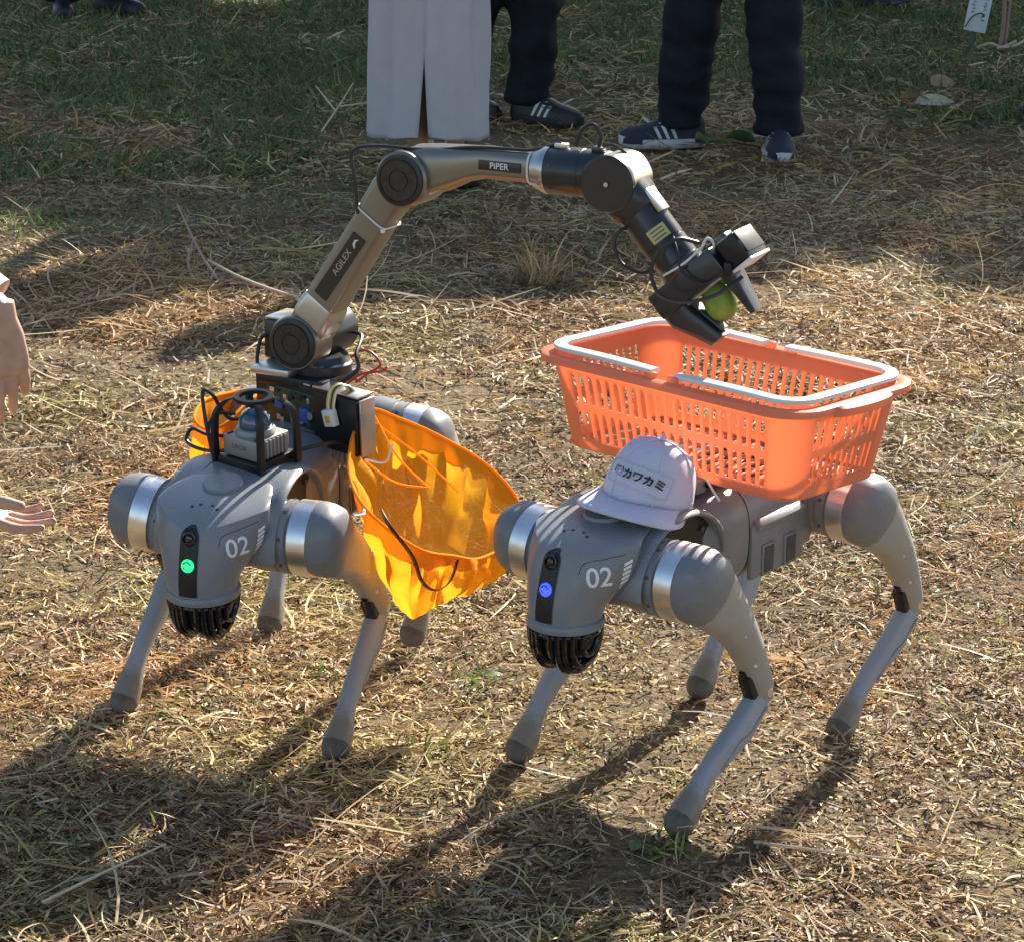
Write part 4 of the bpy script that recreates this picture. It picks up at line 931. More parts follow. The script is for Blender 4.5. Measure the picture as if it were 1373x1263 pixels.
    # wrist pitch joint
    w = Vector((0.4548, 0, 0.2600)); mb = MB(); mb.lathe([(0.033, -0.028), (0.0355, -0.026), (0.0355, 0.030), (0.033, 0.032)], w, Y, 48); wp = P('wrist_housing', mb, ARMG)
    mb = MB(); mb.lathe([(0.036, 0), (0.036, 0.006), (0.034, 0.008), (0.004, 0.008), (0.004, 0.0095), (0, 0.0095)], w + Vector((0, -0.0265, 0)), (0, -1, 0), 48); P('wrist_cover', mb, ARMB, wp)
    mb = MB(); mb.lathe([(0.003, 0), (0.003, 0.001), (0, 0.001)], w + Vector((0, -0.0352, 0)), (0, -1, 0), 14); P('cover_bolt', mb, STEEL, wp)
    d = Vector((0.673, 0, -0.739)); wv = Vector((0.739, 0, 0.673))
    G = lambda s, k, y=0.0: w + d * s + wv * k + Vector((0, y, 0))
    Rg = Matrix((d, Vector((0, 1, 0)), d.cross(Vector((0, 1, 0))))).transposed()
    mb = MB(); mb.loft([ell(G(s, 0), wv, (0, 1, 0), hv, hy, 28, p) for s, hv, hy, p in ((0.0, .030, .030, 4), (0.030, .031, .031, 3.5), (0.048, .030, .030, 2.5), (0.052, .0285, .0285, 2))]); P('tool_yoke', mb, ARMB, sharp=45)
    mb = MB(); mb.lathe([(0.0285, 0.050), (0.0285, 0.098), (0.0275, 0.0985), (0.0275, 0.100), (0.0285, 0.1005), (0.0285, 0.128), (0.031, 0.130), (0.031, 0.140), (0.0285, 0.1425)], w, d, 40); tm = P('tool_motor', mb, ARMB)
    mb = MB(); mb.box(G(0.050, 0.029, -0.004), (0.034, 0.026, 0.007), Rg, bev=0.002); P('metal_clip', mb, STEEL, tm)
    vs = [(-1 + 2 * i / 6, j) for j in (0, 1) for i in range(7)]; mb = MB(); q = []
    for i, j in vs:
        an = R_(62 + 26 * i); q.append(w + d * (0.078 + 0.018 * j) + (wv * math.cos(an) + Vector((0, -1, 0)) * math.sin(an)) * 0.0291)
    mb.add(q, [(i, i + 1, i + 8, i + 7) for i in range(6)]); P('warning_label', mb, STICK, tm)
    for j in (0.0815, 0.0865, 0.0915):
        mb = MB(); mb.add([w + d * (j + dj) + (wv * math.cos(R_(62 + an)) + Vector((0, -1, 0)) * math.sin(R_(62 + an))) * 0.0294 for dj in (0, 0.0015) for an in (-18, -6, 6, 18)], [(i, i + 1, i + 5, i + 4) for i in range(3)]); P('label_line', mb, DARK, tm)
    # gripper
    mb = MB(); mb.box(G(0.158, 0.002), (0.036, 0.056, 0.108), Rg, bev=0.004); gb = P('gripper_body', mb, ARMB)
    mb = MB(); mb.box(G(0.177, 0.004), (0.005, 0.030, 0.104), Rg, bev=0.001); P('gripper_rail', mb, STEEL, gb)
    def wedge(k0, k1, th0, th1, y):
        m = MB(); m.loft([ell(G(s, k), wv, (0, 1, 0), th, hy, 16, 5) for s, k, th, hy in ((0.172, k0, th0, .022), (0.188, k0 * .95 + k1 * .05, th0, .021), (0.210, (k0 + k1) / 2, (th0 + th1) / 2, .018), (0.236, k1, th1, .015))]); return m
    P('finger', wedge(-0.036, -0.016, 0.019, 0.0115, 0), ARMB); P('finger', wedge(0.050, 0.046, 0.009, 0.004, 0), ARMB)
    mb = MB(); mb.box(G(0.205, -0.0085), (0.050, 0.022, 0.0025), Rg @ Matrix.Rotation(R_(-14), 3, 'Y'), bev=0.0008); P('finger_pad', mb, DARK)
    # depth camera on a bracket
    mb = MB(); mb.box(G(0.150, 0.058, 0.012), (0.030, 0.024, 0.030), Rg, bev=0.002); P('camera_bracket', mb, ARMB)
    mb = MB(); mb.box(G(0.163, 0.082, -0.004), (0.038, 0.062, 0.030), Rg, bev=0.004); cb = P('camera_body', mb, BLACK)
    mb = MB(); mb.box(G(0.1840, 0.082, -0.004), (0.004, 0.063, 0.031), Rg, bev=0.001); P('camera_front', mb, WHITEP, cb)
    mb = MB(); mb.box(G(0.160, 0.0975, -0.004), (0.030, 0.056, 0.002), Rg, bev=0.0008); P('camera_cover', mb, CABLE, cb)
    mb = MB(); mb.box(G(0.178, 0.064, -0.030), (0.018, 0.020, 0.010), Rg @ Matrix.Rotation(R_(40), 3, 'Y'), bev=0.002); P('camera_plug', mb, BLACK, cb)
    # cables
    def cab(name, pts, r, m): mb = MB(); mb.tube(catmull(pts, 6), r, 8); P(name, mb, m)
    cab('cable', [(0.0965, -0.024, 0.185), (0.0919, -0.024, 0.2307), (0.0863, -0.024, 0.2595), (0.0963, -0.024, 0.2722), (0.1328, -0.020, 0.277), (0.1932, -0.012, 0.2765), (0.2579, -0.012, 0.2855), (0.311, -0.008, 0.2875), (0.3374, -0.005, 0.2885), (0.377, 0.0, 0.300)], 0.0023, CABLE)
    cab('cable', [(0.3962, 0, 0.2993), (0.4039, 0, 0.3188), (0.419, 0, 0.3276), (0.4296, 0, 0.3164), (0.4281, 0, 0.2974)], 0.0027, CABLE)
    cab('cable', [(0.4836, -0.012, 0.2047), (0.4729, -0.024, 0.2034), (0.4665, -0.030, 0.1875), (0.4786, -0.034, 0.1642), (0.5023, -0.034, 0.1545), (0.520, -0.026, 0.1571)], 0.0023, CABLE)
    cab('cable', [(0.5703, -0.010, 0.1953), (0.5546, -0.036, 0.2025), (0.5346, -0.048, 0.189), (0.5268, -0.052, 0.161), (0.5388, -0.052, 0.1342), (0.5689, -0.052, 0.1283), (0.6031, -0.050, 0.137), (0.6278, -0.042, 0.1519), (0.638, -0.030, 0.1640)], 0.0026, CABLE)
    cab('cable', [(0.5000, 0.020, 0.2150), (0.5250, 0.000, 0.2120), (0.5480, -0.026, 0.1900), (0.5620, -0.036, 0.1620), (0.5900, -0.034, 0.1500), (0.6130, -0.024, 0.1660)], 0.0018, CABLE)
    cab('cable', [(0.4281, 0, 0.2974), (0.445, 0.006, 0.303), (0.470, 0.004, 0.288), (0.486, 0.0, 0.262), (0.496, -0.004, 0.247)], 0.0020, CABLE)
    cab('zip_tie', [(0.5346, -0.032, 0.1535), (0.5637, -0.034, 0.1736), (0.5834, -0.022, 0.1964)], 0.0014, WHITEP)
    cab('zip_tie', [(0.578, -0.020, 0.188), (0.586, -0.020, 0.204), (0.594, -0.016, 0.196), (0.590, -0.022, 0.182)], 0.0018, WHITEP)
    cab('power_wire', [(0.0604, 0.02, -0.0226), (0.0721, 0.03, -0.0128), (0.0894, 0.03, -0.0158), (0.101, 0.03, -0.0299), (0.0893, 0.02, -0.0396), (0.080, 0.0, -0.050)], 0.0018, REDW)
    cab('power_wire', [(0.0661, 0.0, -0.0537), (0.0778, 0.02, -0.0432), (0.1033, 0.03, -0.0379), (0.1125, 0.03, -0.0305)], 0.0018, REDW)
    cab('cable', [(0.020, 0.085, -0.005), (0.055, 0.06, -0.001), (0.0697, 0.02, -0.0162), (0.0777, 0.01, -0.0337), (0.060, 0, -0.0526)], 0.0028, CABLE)
    cab('cable', [(-0.055, 0.01, 0.0), (-0.067, -0.0, -0.006), (-0.067, -0.012, -0.027), (-0.0605, -0.022, -0.0505)], 0.0026, CABLE)
    return M @ G(0.197, 0.0125, 0.004)
FRUIT_AT = make_arm()

def make_fruit():
    t = empty('fruit', FRUIT_AT, 0, 'green citrus fruit held in the gripper above the basket', 'fruit')
    g = mat('green_citrus', (0.15, 0.27, 0.04), 0.36, var=0.22, scale=30, bump=0.5, bscale=420, dirt=(0.26, 0.32, 0.06), dirt_amt=0.4, dirt_scale=12)
    mb = MB(); R3 = Matrix.Rotation(R_(-20), 3, 'Y')
    mb.lathe([(0.002, -0.0265), (0.010, -0.0252), (0.0165, -0.0195), (0.0203, -0.0095), (0.0212, 0.002), (0.0198, 0.012), (0.0147, 0.0205), (0.008, 0.0245), (0.004, 0.0260), (0.0015, 0.0252)], (0, 0, 0), R3 @ Vector((0, 0, 1)), 32)
    obj('peel', mb, g, t, sharp=180)
    mb = MB(); mb.lathe([(0.0035, 0.026), (0.003, 0.0285), (0, 0.029)], (0, 0, 0), R3 @ Vector((0, 0, 1)), 8); obj('stem_end', mb, mat('stem_brown', (0.12, 0.10, 0.05), 0.8), t)
make_fruit()

# loose looms on the left robot
def make_looms():
    t = empty('cable_loom', label='loose black cable loops beside the lidar on left robot', cat='cable'); t.matrix_basis = MBt
    for pts in ([(0.09, -0.040, 0.066), (0.09, -0.0682, 0.0603), (0.08, -0.0977, 0.0586), (0.07, -0.1149, 0.0635), (0.06, -0.11, 0.0763), (0.06, -0.0867, 0.070), (0.05, -0.05, 0.068)],
                [(0.08, -0.0733, 0.0506), (0.06, -0.0905, 0.0944), (0.05, -0.0962, 0.1271), (0.04, -0.0871, 0.1192), (0.03, -0.0801, 0.0951), (0.03, -0.0666, 0.0838), (0.01, -0.05, 0.08)],
                [(0.085, -0.070, 0.053), (0.065, -0.0845, 0.080), (0.045, -0.080, 0.095), (0.03, -0.060, 0.092)]):
        mb = MB(); mb.tube(catmull(pts, 6), 0.0026, 8); obj('cable', mb, CABLE, t)
    mb = MB(); mb.tube(catmull([(0.06, 0.045, 0.064), (0.045, 0.07, 0.068), (0.02, 0.085, 0.064), (-0.01, 0.09, 0.05)], 6), 0.0028, 8); obj('cable', mb, CABLE, t)
make_looms()

# ------------------------------------------------------------------ orange mesh bags slung on the left robot
def bag_mat(name, alpha, col):
    m = bpy.data.materials.new(name); m.use_nodes = True; N = m.node_tree.nodes; L = m.node_tree.links; b = N['Principled BSDF']
    b.inputs['Base Color'].default_value = (*col, 1); b.inputs['Roughness'].default_value = 0.85; b.inputs['Specular IOR Level'].default_value = 0.1
    tc = N.new('ShaderNodeTexCoord'); nz = N.new('ShaderNodeTexNoise'); nz.inputs['Scale'].default_value = 30; L.new(tc.outputs['Object'], nz.inputs['Vector'])
    mr = N.new('ShaderNodeMapRange'); mr.inputs['To Min'].default_value = alpha * 0.6; mr.inputs['To Max'].default_value = alpha * 1.5; L.new(nz.outputs['Fac'], mr.inputs['Value'])
    tr = N.new('ShaderNodeBsdfTranslucent'); tr.inputs['Color'].default_value = (col[0], col[1] * 1.02, col[2], 1)
    m1 = N.new('ShaderNodeMixShader'); m1.inputs[0].default_value = 0.42; L.new(b.outputs[0], m1.inputs[1]); L.new(tr.outputs[0], m1.inputs[2])
    tp = N.new('ShaderNodeBsdfTransparent'); m2 = N.new('ShaderNodeMixShader'); L.new(mr.outputs[0], m2.inputs[0]); L.new(m1.outputs[0], m2.inputs[1]); L.new(tp.outputs[0], m2.inputs[2])
    L.new(m2.outputs[0], N['Material Output'].inputs[0]); return m
BAGM = bag_mat('bag_mesh', 0.07, (0.90, 0.43, 0.02)); HEMM = bag_mat('bag_hem', 0.04, (0.93, 0.40, 0.025))
def closed_curve(pts, n):
    P = [Vector(p) for p in pts]; m = len(P); out = []
    for i in range(n):
        f = i * m / n; k = int(f); t = f - k; a, b, c, d = P[(k - 1) % m], P[k], P[(k + 1) % m], P[(k + 2) % m]
        out.append(0.5 * ((2 * b) + (c - a) * t + (2 * a - 5 * b + 4 * c - d) * t * t + (3 * b - a - 3 * c + d) * t ** 3))
    return out
def make_bag(label, rim, bot, N=110, rows=30, amp=0.021, bulge=0.018):
    t = empty('mesh_bag', label=label, cat='bag'); t.matrix_basis = MBt
    R0 = closed_curve(rim, N); R1 = closed_curve(bot, N); cen = sum(R1, Vector()) / N
    from mathutils import noise as mn
    rings = []
    for j in range(rows + 1):
        f = j / rows; ring = []
        for i in range(N):
            p = R0[i].lerp(R1[i], f); q = p + (p - cen).normalized() * bulge * math.sin(math.pi * f)
            w = amp * min(1, f * 2.5) * (1 - 0.75 * f ** 3); nv = mn.noise_vector(p * 17 + Vector((3, 1, 8))); n2 = mn.noise_vector(Vector((i * 0.35, f * 1.5, 2.2)))
            th_ = 2 * math.pi * i / N; rd = 1 - abs(mn.noise(Vector((4.2 * math.cos(th_), 4.2 * math.sin(th_), f * 1.3)))) * 3; rd2 = 1 - abs(mn.noise(Vector((9 * math.cos(th_) + f * 2, 9 * math.sin(th_), f * 2 + 7)))) * 3
            ring.append(q + Vector((nv.x, nv.y, nv.z)) * w * 0.5 + Vector((n2.x, n2.y, n2.z)) * w * 0.9 - (p - cen).normalized() * w * (0.55 * rd + 0.3 * rd2))
        rings.append(ring)
    for f in (0.6, 0.25): rings.append([cen + (p - cen) * f + Vector((0, 0, 0.004 * mn.noise(p * 30))) for p in rings[rows]])
    mb = MB(); mb.loft(rings, cap=False); n = len(mb.v); mb.v.append(tuple(cen)); mb.f += [(n - N + k, n - N + (k + 1) % N, n) for k in range(N)]
    obj('net', mb, BAGM, t, sharp=60)
    mb = MB(); hem = []
    for f in (0.0, 0.08, 0.16, 0.25): hem.append([p + (p - cen).normalized() * 0.0035 for p in [rings[int(f * rows)][i].lerp(rings[min(rows, int(f * rows) + 1)][i], f * rows - int(f * rows)) for i in range(N)]])
    mb.loft(hem, cap=False); obj('hem', mb, HEMM, t, sharp=60)
    mb = MB(); mb.tube([p + (p - cen).normalized() * 0.002 for p in R0 + [R0[0]]], 0.0022, 8, cap=False); obj('rim_cord', mb, HEMM, t)
    return t, R0, R1
bagL, R0, R1 = make_bag('orange mesh bag hanging open on the near side of left robot',
    [(-0.060, 0.098, 0.080), (0.02, 0.105, 0.075), (0.0987, 0.130, 0.0493), (0.160, 0.180, 0.030), (0.1251, 0.23, -0.0274), (0.05, 0.252, -0.068), (-0.0211, 0.264, -0.0996), (-0.1337, 0.272, -0.1153), (-0.2137, 0.255, -0.0989), (-0.2165, 0.21, -0.049), (-0.1431, 0.165, 0.0181), (-0.10, 0.125, 0.055)],
    [(-0.02, 0.130, -0.08), (0.02, 0.140, -0.09), (0.06, 0.168, -0.10), (0.105, 0.185, -0.115), (0.1135, 0.215, -0.136), (0.06, 0.228, -0.140), (0.010, 0.242, -0.146), (-0.06, 0.258, -0.155), (-0.105, 0.262, -0.163), (-0.12, 0.225, -0.150), (-0.10, 0.18, -0.12), (-0.06, 0.15, -0.10)])
def bag_extras(t):
    mb = MB(); pts = catmull([(0.155, 0.192, 0.034), (0.168, 0.210, 0.018), (0.150, 0.232, -0.028), (0.138, 0.240, -0.068), (0.112, 0.250, -0.090), (0.082, 0.258, -0.088), (0.062, 0.262, -0.066)], 6)
    rings = [ell(p, (0.6, 0.55, 0.55), (0.55, -0.83, 0.0), 0.0055, 0.0012, 8, 4) for p in pts]; mb.loft(rings); obj('strap', mb, CABLE, t)
    mb = MB(); mb.box((-0.125, 0.272, -0.140), (0.040, 0.003, 0.036), Matrix.Rotation(R_(18), 3, 'Y'), bev=0.0008); tg = obj('cloth_label', mb, mat('olive_label', (0.10, 0.13, 0.09), 0.8, var=0.2, scale=80), t)
    rt = Matrix.Rotation(R_(18), 3, 'Y')
    mb = MB(); mb.box((-0.123, 0.2739, -0.136), (0.026, 0.001, 0.004), rt, bev=0.0002); obj('label_print', mb, mat('red_print', (0.5, 0.06, 0.05), 0.6), tg)
    for pts in ([(0.150, 0.165, 0.035), (0.175, 0.178, 0.035), (0.19, 0.170, 0.037)], [(0.06, 0.135, 0.06), (0.05, 0.16, 0.055), (0.035, 0.165, 0.075)]):
        mb = MB(); mb.tube(catmull(pts, 4), 0.0016, 6); obj('zip_tie', mb, WHITEP, t)
    # drawstrings crossing the mouth of the bag
    for pts in ([(-0.060, 0.100, 0.080), (-0.02, 0.15, 0.035), (-0.03, 0.19, -0.010)], [(-0.04, 0.102, 0.078), (-0.07, 0.16, 0.02), (-0.12, 0.20, -0.05)], [(-0.030, 0.19, -0.010), (0.02, 0.16, 0.015), (0.06, 0.135, 0.058)]):
        mb = MB(); mb.tube(catmull(pts, 5), 0.0014, 6); obj('drawstring', mb, HEMM, t)
bag_extras(bagL)
make_bag('orange mesh bag on the far side of left robot behind the lidar',
    [(0.01, -0.085, 0.066), (0.02, -0.11, 0.060), (0.0, -0.135, 0.066), (-0.08, -0.155, 0.060), (-0.17, -0.155, 0.040), (-0.19, -0.13, 0.040), (-0.15, -0.095, 0.055), (-0.06, -0.080, 0.075)],
    [(0.02, -0.090, -0.040), (0.025, -0.110, -0.05), (0.015, -0.135, -0.055), (-0.04, -0.155, -0.06), (-0.10, -0.165, -0.065), (-0.12, -0.13, -0.06), (-0.08, -0.10, -0.05), (-0.02, -0.085, -0.04)], amp=0.010, bulge=0.002)

# ------------------------------------------------------------------ people
SKIN = mat('skin', (0.52, 0.335, 0.25), 0.5, var=0.14, scale=40, bump=0.25, bscale=350, sub=0.15, dirt=(0.55, 0.26, 0.20), dirt_amt=0.35, dirt_scale=30)
NAVY = mat('navy_trousers', (0.012, 0.015, 0.022), 0.8, var=0.15, scale=60, bump=0.4, bscale=700, spec=0.25)
BLK = mat('black_trousers', (0.012, 0.014, 0.019), 0.85, var=0.15, scale=60, bump=0.4, bscale=700, spec=0.2)
SKIRT = mat('pale_skirt_cloth', (0.50, 0.475, 0.48), 0.85, var=0.04, scale=25, bump=0.3, bscale=600, spec=0.2)
SHOEN = mat('navy_shoe', (0.022, 0.030, 0.048), 0.7, var=0.15, scale=120, bump=0.5, bscale=600)
SHOEB = mat('black_shoe', (0.012, 0.012, 0.014), 0.45, var=0.15, scale=120)
SOLEW = mat('white_sole', (0.66, 0.65, 0.63), 0.6, var=0.08, scale=60, dirt=(0.35, 0.28, 0.2), dirt_amt=0.5, dirt_scale=30)
SOLEB = mat('black_sole', (0.02, 0.02, 0.02), 0.7)
SHIRT = mat('dark_shirt', (0.05, 0.055, 0.07), 0.85, var=0.1, scale=50)
SHIRTW = mat('pale_shirt', (0.55, 0.54, 0.52), 0.85, var=0.05, scale=50)
HAIR = mat('dark_hair', (0.015, 0.012, 0.01), 0.5, var=0.3, scale=200)
def fuse(mb, name, voxel, it=4):
    me = mb.mesh(name, 180); o = bpy.data.objects.new('tmp', me); COL.objects.link(o)
    r = o.modifiers.new('r', 'REMESH'); r.mode = 'VOXEL'; r.voxel_size = voxel; r.use_smooth_shade = True
    s = o.modifiers.new('s', 'SMOOTH'); s.iterations = it; s.factor = 0.5
    m2 = bake(o); bpy.data.objects.remove(o); m2.name = name; m2.polygons.foreach_set('use_smooth', [True] * len(m2.polygons)); return m2
def make_shoe(parent, M, upper, sole, stripes=True, tone=None):
    mb = MB(); rings = []
    for x, hw, h in ((-.082, .022, .050), (-.076, .030, .078), (-.055, .035, .095), (-.02, .037, .100), (.02, .039, .092), (.06, .043, .074), (.10, .046, .060), (.135, .045, .053), (.165, .037, .046), (.182, .024, .040), (.189, .010, .030)):
        rings.append([Vector((x, y, max(0.014, z))) for x, y, z in ell((x, 0, 0.012), (0, 1, 0), (0, 0, 1), hw, h, 20, 2.5)])
    mb.loft(rings); me = mb.mesh('upper', 60); sh = empty('shoe') if False else None
    up = link('shoe', me, upper, parent, M); bv = bvh_of(me)
    mb = MB(); rr = []
    for z, k in ((0.0, 0.97), (0.004, 1.03), (0.020, 1.06), (0.028, 1.03)):
        out = []
        for i in range(40):
            a = 2 * math.pi * i / 40; c, s = math.cos(a), math.sin(a); x = 0.053 + 0.138 * math.copysign(abs(c) ** 0.85, c) * (0.99 if k < 1 else 1.01)
            hw = (0.040 + 0.009 * math.sin((x + 0.085) / 0.275 * math.pi * 1.1 - 0.35)) * k; out.append(Vector((x, hw * math.copysign(abs(s) ** 0.75, s), z + (0.010 if x > 0.15 else 0) * (x - 0.15) / 0.04)))
        rr.append(out)
    mb.loft(rr); obj('sole', mb, sole, up, sharp=50)
    if stripes:
        for sy in (-1, 1):
            for k in range(3):
                x0 = 0.012 + 0.026 * k; q = []
                for j in range(5):
                    f = j / 4; q += [(x0 + 0.022 * f, 0.030 + 0.048 * f), (x0 + 0.011 + 0.022 * f, 0.030 + 0.048 * f)]
                mb = MB(); mb.add(decal(q, (0, sy * 0.09, 0), (1, 0, 0), (0, 0, 1), (0, -sy, 0), bv, 0.0012), [(2 * j, 2 * j + 1, 2 * j + 3, 2 * j + 2) for j in range(4)]); obj('side_stripe', mb, SOLEW, up, sharp=180)
    for k in range(4):
        mb = MB(); x = 0.03 + 0.018 * k; z = 0.100 - 0.011 * k; mb.tube([(x, -0.020, z - 0.008), (x + 0.004, 0, z), (x, 0.020, z - 0.008)], 0.0028, 6); obj('lace', mb, sole if stripes else upper, up)
    return up

def standing(label, cx, cy, face, feet, h, trousers, shirt, shoe, sole, stripes, wide=1.0, skirt=False, vox=0.012, group=None):
    """feet: two (x, y, toe yaw deg) in world; face: facing direction deg"""
    t = empty('person', (cx, cy, 0), 0, label, 'person', group)
    fz = R_(face); F = Vector((math.cos(fz), math.sin(fz), 0)); Lf = Vector((-F.y, F.x, 0))
    C0 = Vector((0, 0, 0)); hipz = 0.50 * h; pel = Vector((0, 0, hipz))
    ank = [Vector((x - cx, y - cy, 0.075)) for x, y, _ in feet]
    order = sorted(range(2), key=lambda i: -(ank[i].dot(Lf))); ank = [ank[i] for i in order]; yaws = [feet[i][2] for i in order]
    hips = [pel + Lf * (0.06 if skirt else 0.085), pel - Lf * (0.06 if skirt else 0.085)]; knees = [(hips[i] + ank[i]) / 2 + F * (0.0 if skirt else 0.035) + Vector((0, 0, 0.02)) for i in range(2)]
    neck = pel + Vector((0, 0, 0.335 * h)); head = neck + Vector((0, 0, 0.115 * h)) + F * 0.02
    sho = [neck + Lf * 0.18 - Vector((0, 0, 0.05)), neck - Lf * 0.18 - Vector((0, 0, 0.05))]
    elb = [s + Vector((0, 0, -0.28)) + (Lf * 0.05 if i == 0 else -Lf * 0.05) for i, s in enumerate(sho)]; wri = [e + F * 0.20 + (Lf * -0.10 if i == 0 else Lf * 0.10) + Vector((0, 0, 0.03)) for i, e in enumerate(elb)]
    b = MB()
    for i in range(2):
        b.tube([hips[i], (hips[i] + knees[i]) / 2, knees[i], knees[i] * .6 + ank[i] * .4, ank[i], ank[i] - Vector((0, 0, .03))], [r_ * (.72 if skirt else 1) for r_ in (.085, .072, .052, .05, .036, .036)], 14)
        b.tube([sho[i], (sho[i] + elb[i]) / 2, elb[i], wri[i]], [.05, .045, .038, .026], 12)
        d = (wri[i] - elb[i]).normalized(); b.tube([wri[i], wri[i] + d * .04, wri[i] + d * .09], [.024, .034, .030], 10, flat=.55)
        for k in range(4): o = (Lf if abs(d.dot(Lf)) < .7 else F) * 0 + F * (-.025 + .0165 * k); b.tube([wri[i] + d * .08 + o, wri[i] + d * .13 + o - F * .004, wri[i] + d * (.165 - .006 * abs(k - 1)) + o], [.0095, .009, .007], 8)
        b.tube([wri[i] + d * .02 + F * .02, wri[i] + d * .06 + F * .045, wri[i] + d * .10 + F * .05], [.012, .011, .008], 8)
    b.loft([ell(pel + Vector((0, 0, z)), Lf, F, a, c, 24, 2.4) for z, a, c in ((-.08, .12 if skirt else .13, .09), (0, .14 if skirt else .17, .105), (.12, .145, .10), (.3, .175, .115), (.48, .18, .10), (.545, .10, .07))])
    b.tube([neck - Vector((0, 0, .06)), neck, head], [.06, .052, .05], 14)
    b.ball(head + Vector((0, 0, .02)), .105, (.78, .88, 1.12), 24, 16, Matrix((F, Lf, Vector((0, 0, 1)))).transposed())
    b.ball(head + F * .088 + Vector((0, 0, -.005)), .02, (1, .7, 1.3), 10, 8); [b.ball(head + Lf * s * .09, .028, (.5, .35, 1.1), 10, 8) for s in (-1, 1)]
    link('body', fuse(b, 'body', vox), SKIN, t)
    hb = MB(); Rh = Matrix((F, Lf, Vector((0, 0, 1)))).transposed(); hb.ball(head - F * .012 + Vector((0, 0, .045)), .108, (.84, .92, 1.0), 24, 14, Rh); obj('hair', hb, HAIR, t, sharp=180)
    s = MB(); s.loft([ell(pel + Vector((0, 0, z)), Lf, F, a, c, 28, 2.4) for z, a, c in ((-.04, .19, .14), (.12, .168, .125), (.3, .195, .135), (.46, .20, .12), (.53, .10, .08))])
    for i in range(2): s.tube([sho[i], (sho[i] + elb[i]) / 2, elb[i], elb[i] * .2 + wri[i] * .8], [.068, .062, .056, .046], 14)
    link('shirt', fuse(s, 'shirt', 0.018), shirt, t)
    from mathutils import noise as mn
    if not skirt:
        p = MB()
        for i in range(2):
            A, K, Hh = ank[i] + Vector((0, 0, -.012)) - F * .012, knees[i], hips[i]; rings = []
            for j in range(40):
                f = j / 39; c = A.lerp(K, f * 2) if f < .5 else K.lerp(Hh, f * 2 - 1)
                r = (0.066 + 0.034 * f) * wide * (1.0 + (0.10 * math.sin(j * 1.9 + i) * math.exp(-f * 6)) + 0.035 * math.sin(j * .9)); bk = math.exp(-f * 9) * 0.012
                rings.append([q + (q - c).normalized() * (0.016 * mn.noise(Vector((q.x * 11, q.y * 11, q.z * 7 + cx * 9))) + 0.012 * (1 - 2.5 * abs(mn.noise(Vector((q.x * 9 + q.z * 9, q.y * 9, q.z * 12 + cx)))))) for q in ell(c - F * bk, F, Lf, r * 1.04, r * .94, 28, 2.2)])
            p.loft(rings)
        p.loft([ell(pel + Vector((0, 0, z)), Lf, F, a, c, 28, 2.4) for z, a, c in ((-.10, .15, .12), (-.02, .19, .135), (.10, .17, .125))])
        link('trousers', fuse(p, 'trousers', 0.010, 2), trousers, t)
    else:
        # straight ankle-length skirt with a slit in the middle of the front
        p = MB(); rings = []; n = 72; zt = hipz + .10
        for j in range(46):
            f = j / 45; z = 0.132 + (zt - .132) * f; w_ = 0.170 - 0.012 * math.sin(f * math.pi) - 0.05 * max(0, f - .8) * 3; dp = 0.165 - 0.02 * f
            slit = max(0.0, 1 - (z - .132) / 0.25) ; row = []
            for k in range(n + 1):
                a = 2 * math.pi * k / n; gap = 0.075 * slit ** 1.2
                a2 = gap + (2 * math.pi - 2 * gap) * k / n
                q = pel * 0 + Vector((0, 0, z)) + F * (dp * math.cos(a2)) + Lf * (w_ * math.copysign(abs(math.sin(a2)) ** .92, math.sin(a2)))
                q += (q - Vector((0, 0, z))).normalized() * (0.030 * mn.noise(Vector((2.6 * math.cos(a), 2.6 * math.sin(a), z * 2.0))) + 0.008 * mn.noise(Vector((6 * math.cos(a), 6 * math.sin(a), z * 3.0 + 4))) + 0.005 * math.sin(a * 9) * (1 - f)); q.z += 0.018 * slit * (1 - min(1, min(k, n - k) / 10)) * (1 if j == 0 else 0)
                row.append(q)
            rings.append(row)
        p.loft(rings, cap=False, closed=False); o = obj('skirt', p, trousers, t, sharp=60); md = o.modifiers.new('s', 'SOLIDIFY'); md.thickness = 0.003; bake(o)
    for i in range(2): make_shoe(t, Matrix.Translation((ank[i].x, ank[i].y, 0.004)) @ Matrix.Rotation(R_(yaws[i]), 4, 'Z'), shoe, sole, stripes)
    return t
ON = 'onlookers standing at the back'
standing('person in a long pale skirt with a front slit standing behind the robot arm', -0.262, 7.40, -92, [(-0.285, 7.40, -100), (-0.180, 7.42, -75)], 1.60, SKIRT, SHIRTW, SHOEB, SOLEB, False, skirt=True, group=ON)
standing('person in black trousers and black shoes half hidden behind the pale skirt', -0.06, 8.50, -30, [(0.05, 8.47, -35), (-0.21, 8.60, -40)], 1.70, BLK, SHIRT, SHOEB, SOLEB, True, 0.98, group=ON)
standing('person in wide navy trousers and striped white-soled trainers right of the arm', 0.66, 8.02, -105, [(0.50, 8.06, -168), (0.795, 7.93, -88)], 1.74, NAVY, SHIRT, SHOEN, SOLEW, True, 1.06, group=ON)
standing('person in dark trousers standing far back at the upper left', -1.86, 11.30, -75, [(-1.955, 11.15, -80), (-1.775, 11.30, -35)], 1.70, BLK, SHIRT, SHOEB, SOLEB, False, 1.0, vox=.02, group=ON)
standing('person in dark trousers standing far back at the upper right', 1.48, 12.18, -70, [(1.40, 12.15, -80), (1.60, 12.08, -20)], 1.70, BLK, SHIRT, SHOEN, SOLEB, False, 1.1, vox=.02, group=ON)
standing('person in black shoes at the right edge of the picture', 1.87, 8.88, 190, [(1.88, 8.75, 185), (1.95, 9.00, 200)], 1.70, BLK, SHIRT, SHOEB, SOLEB, False, 1.0, vox=.02, group=ON)

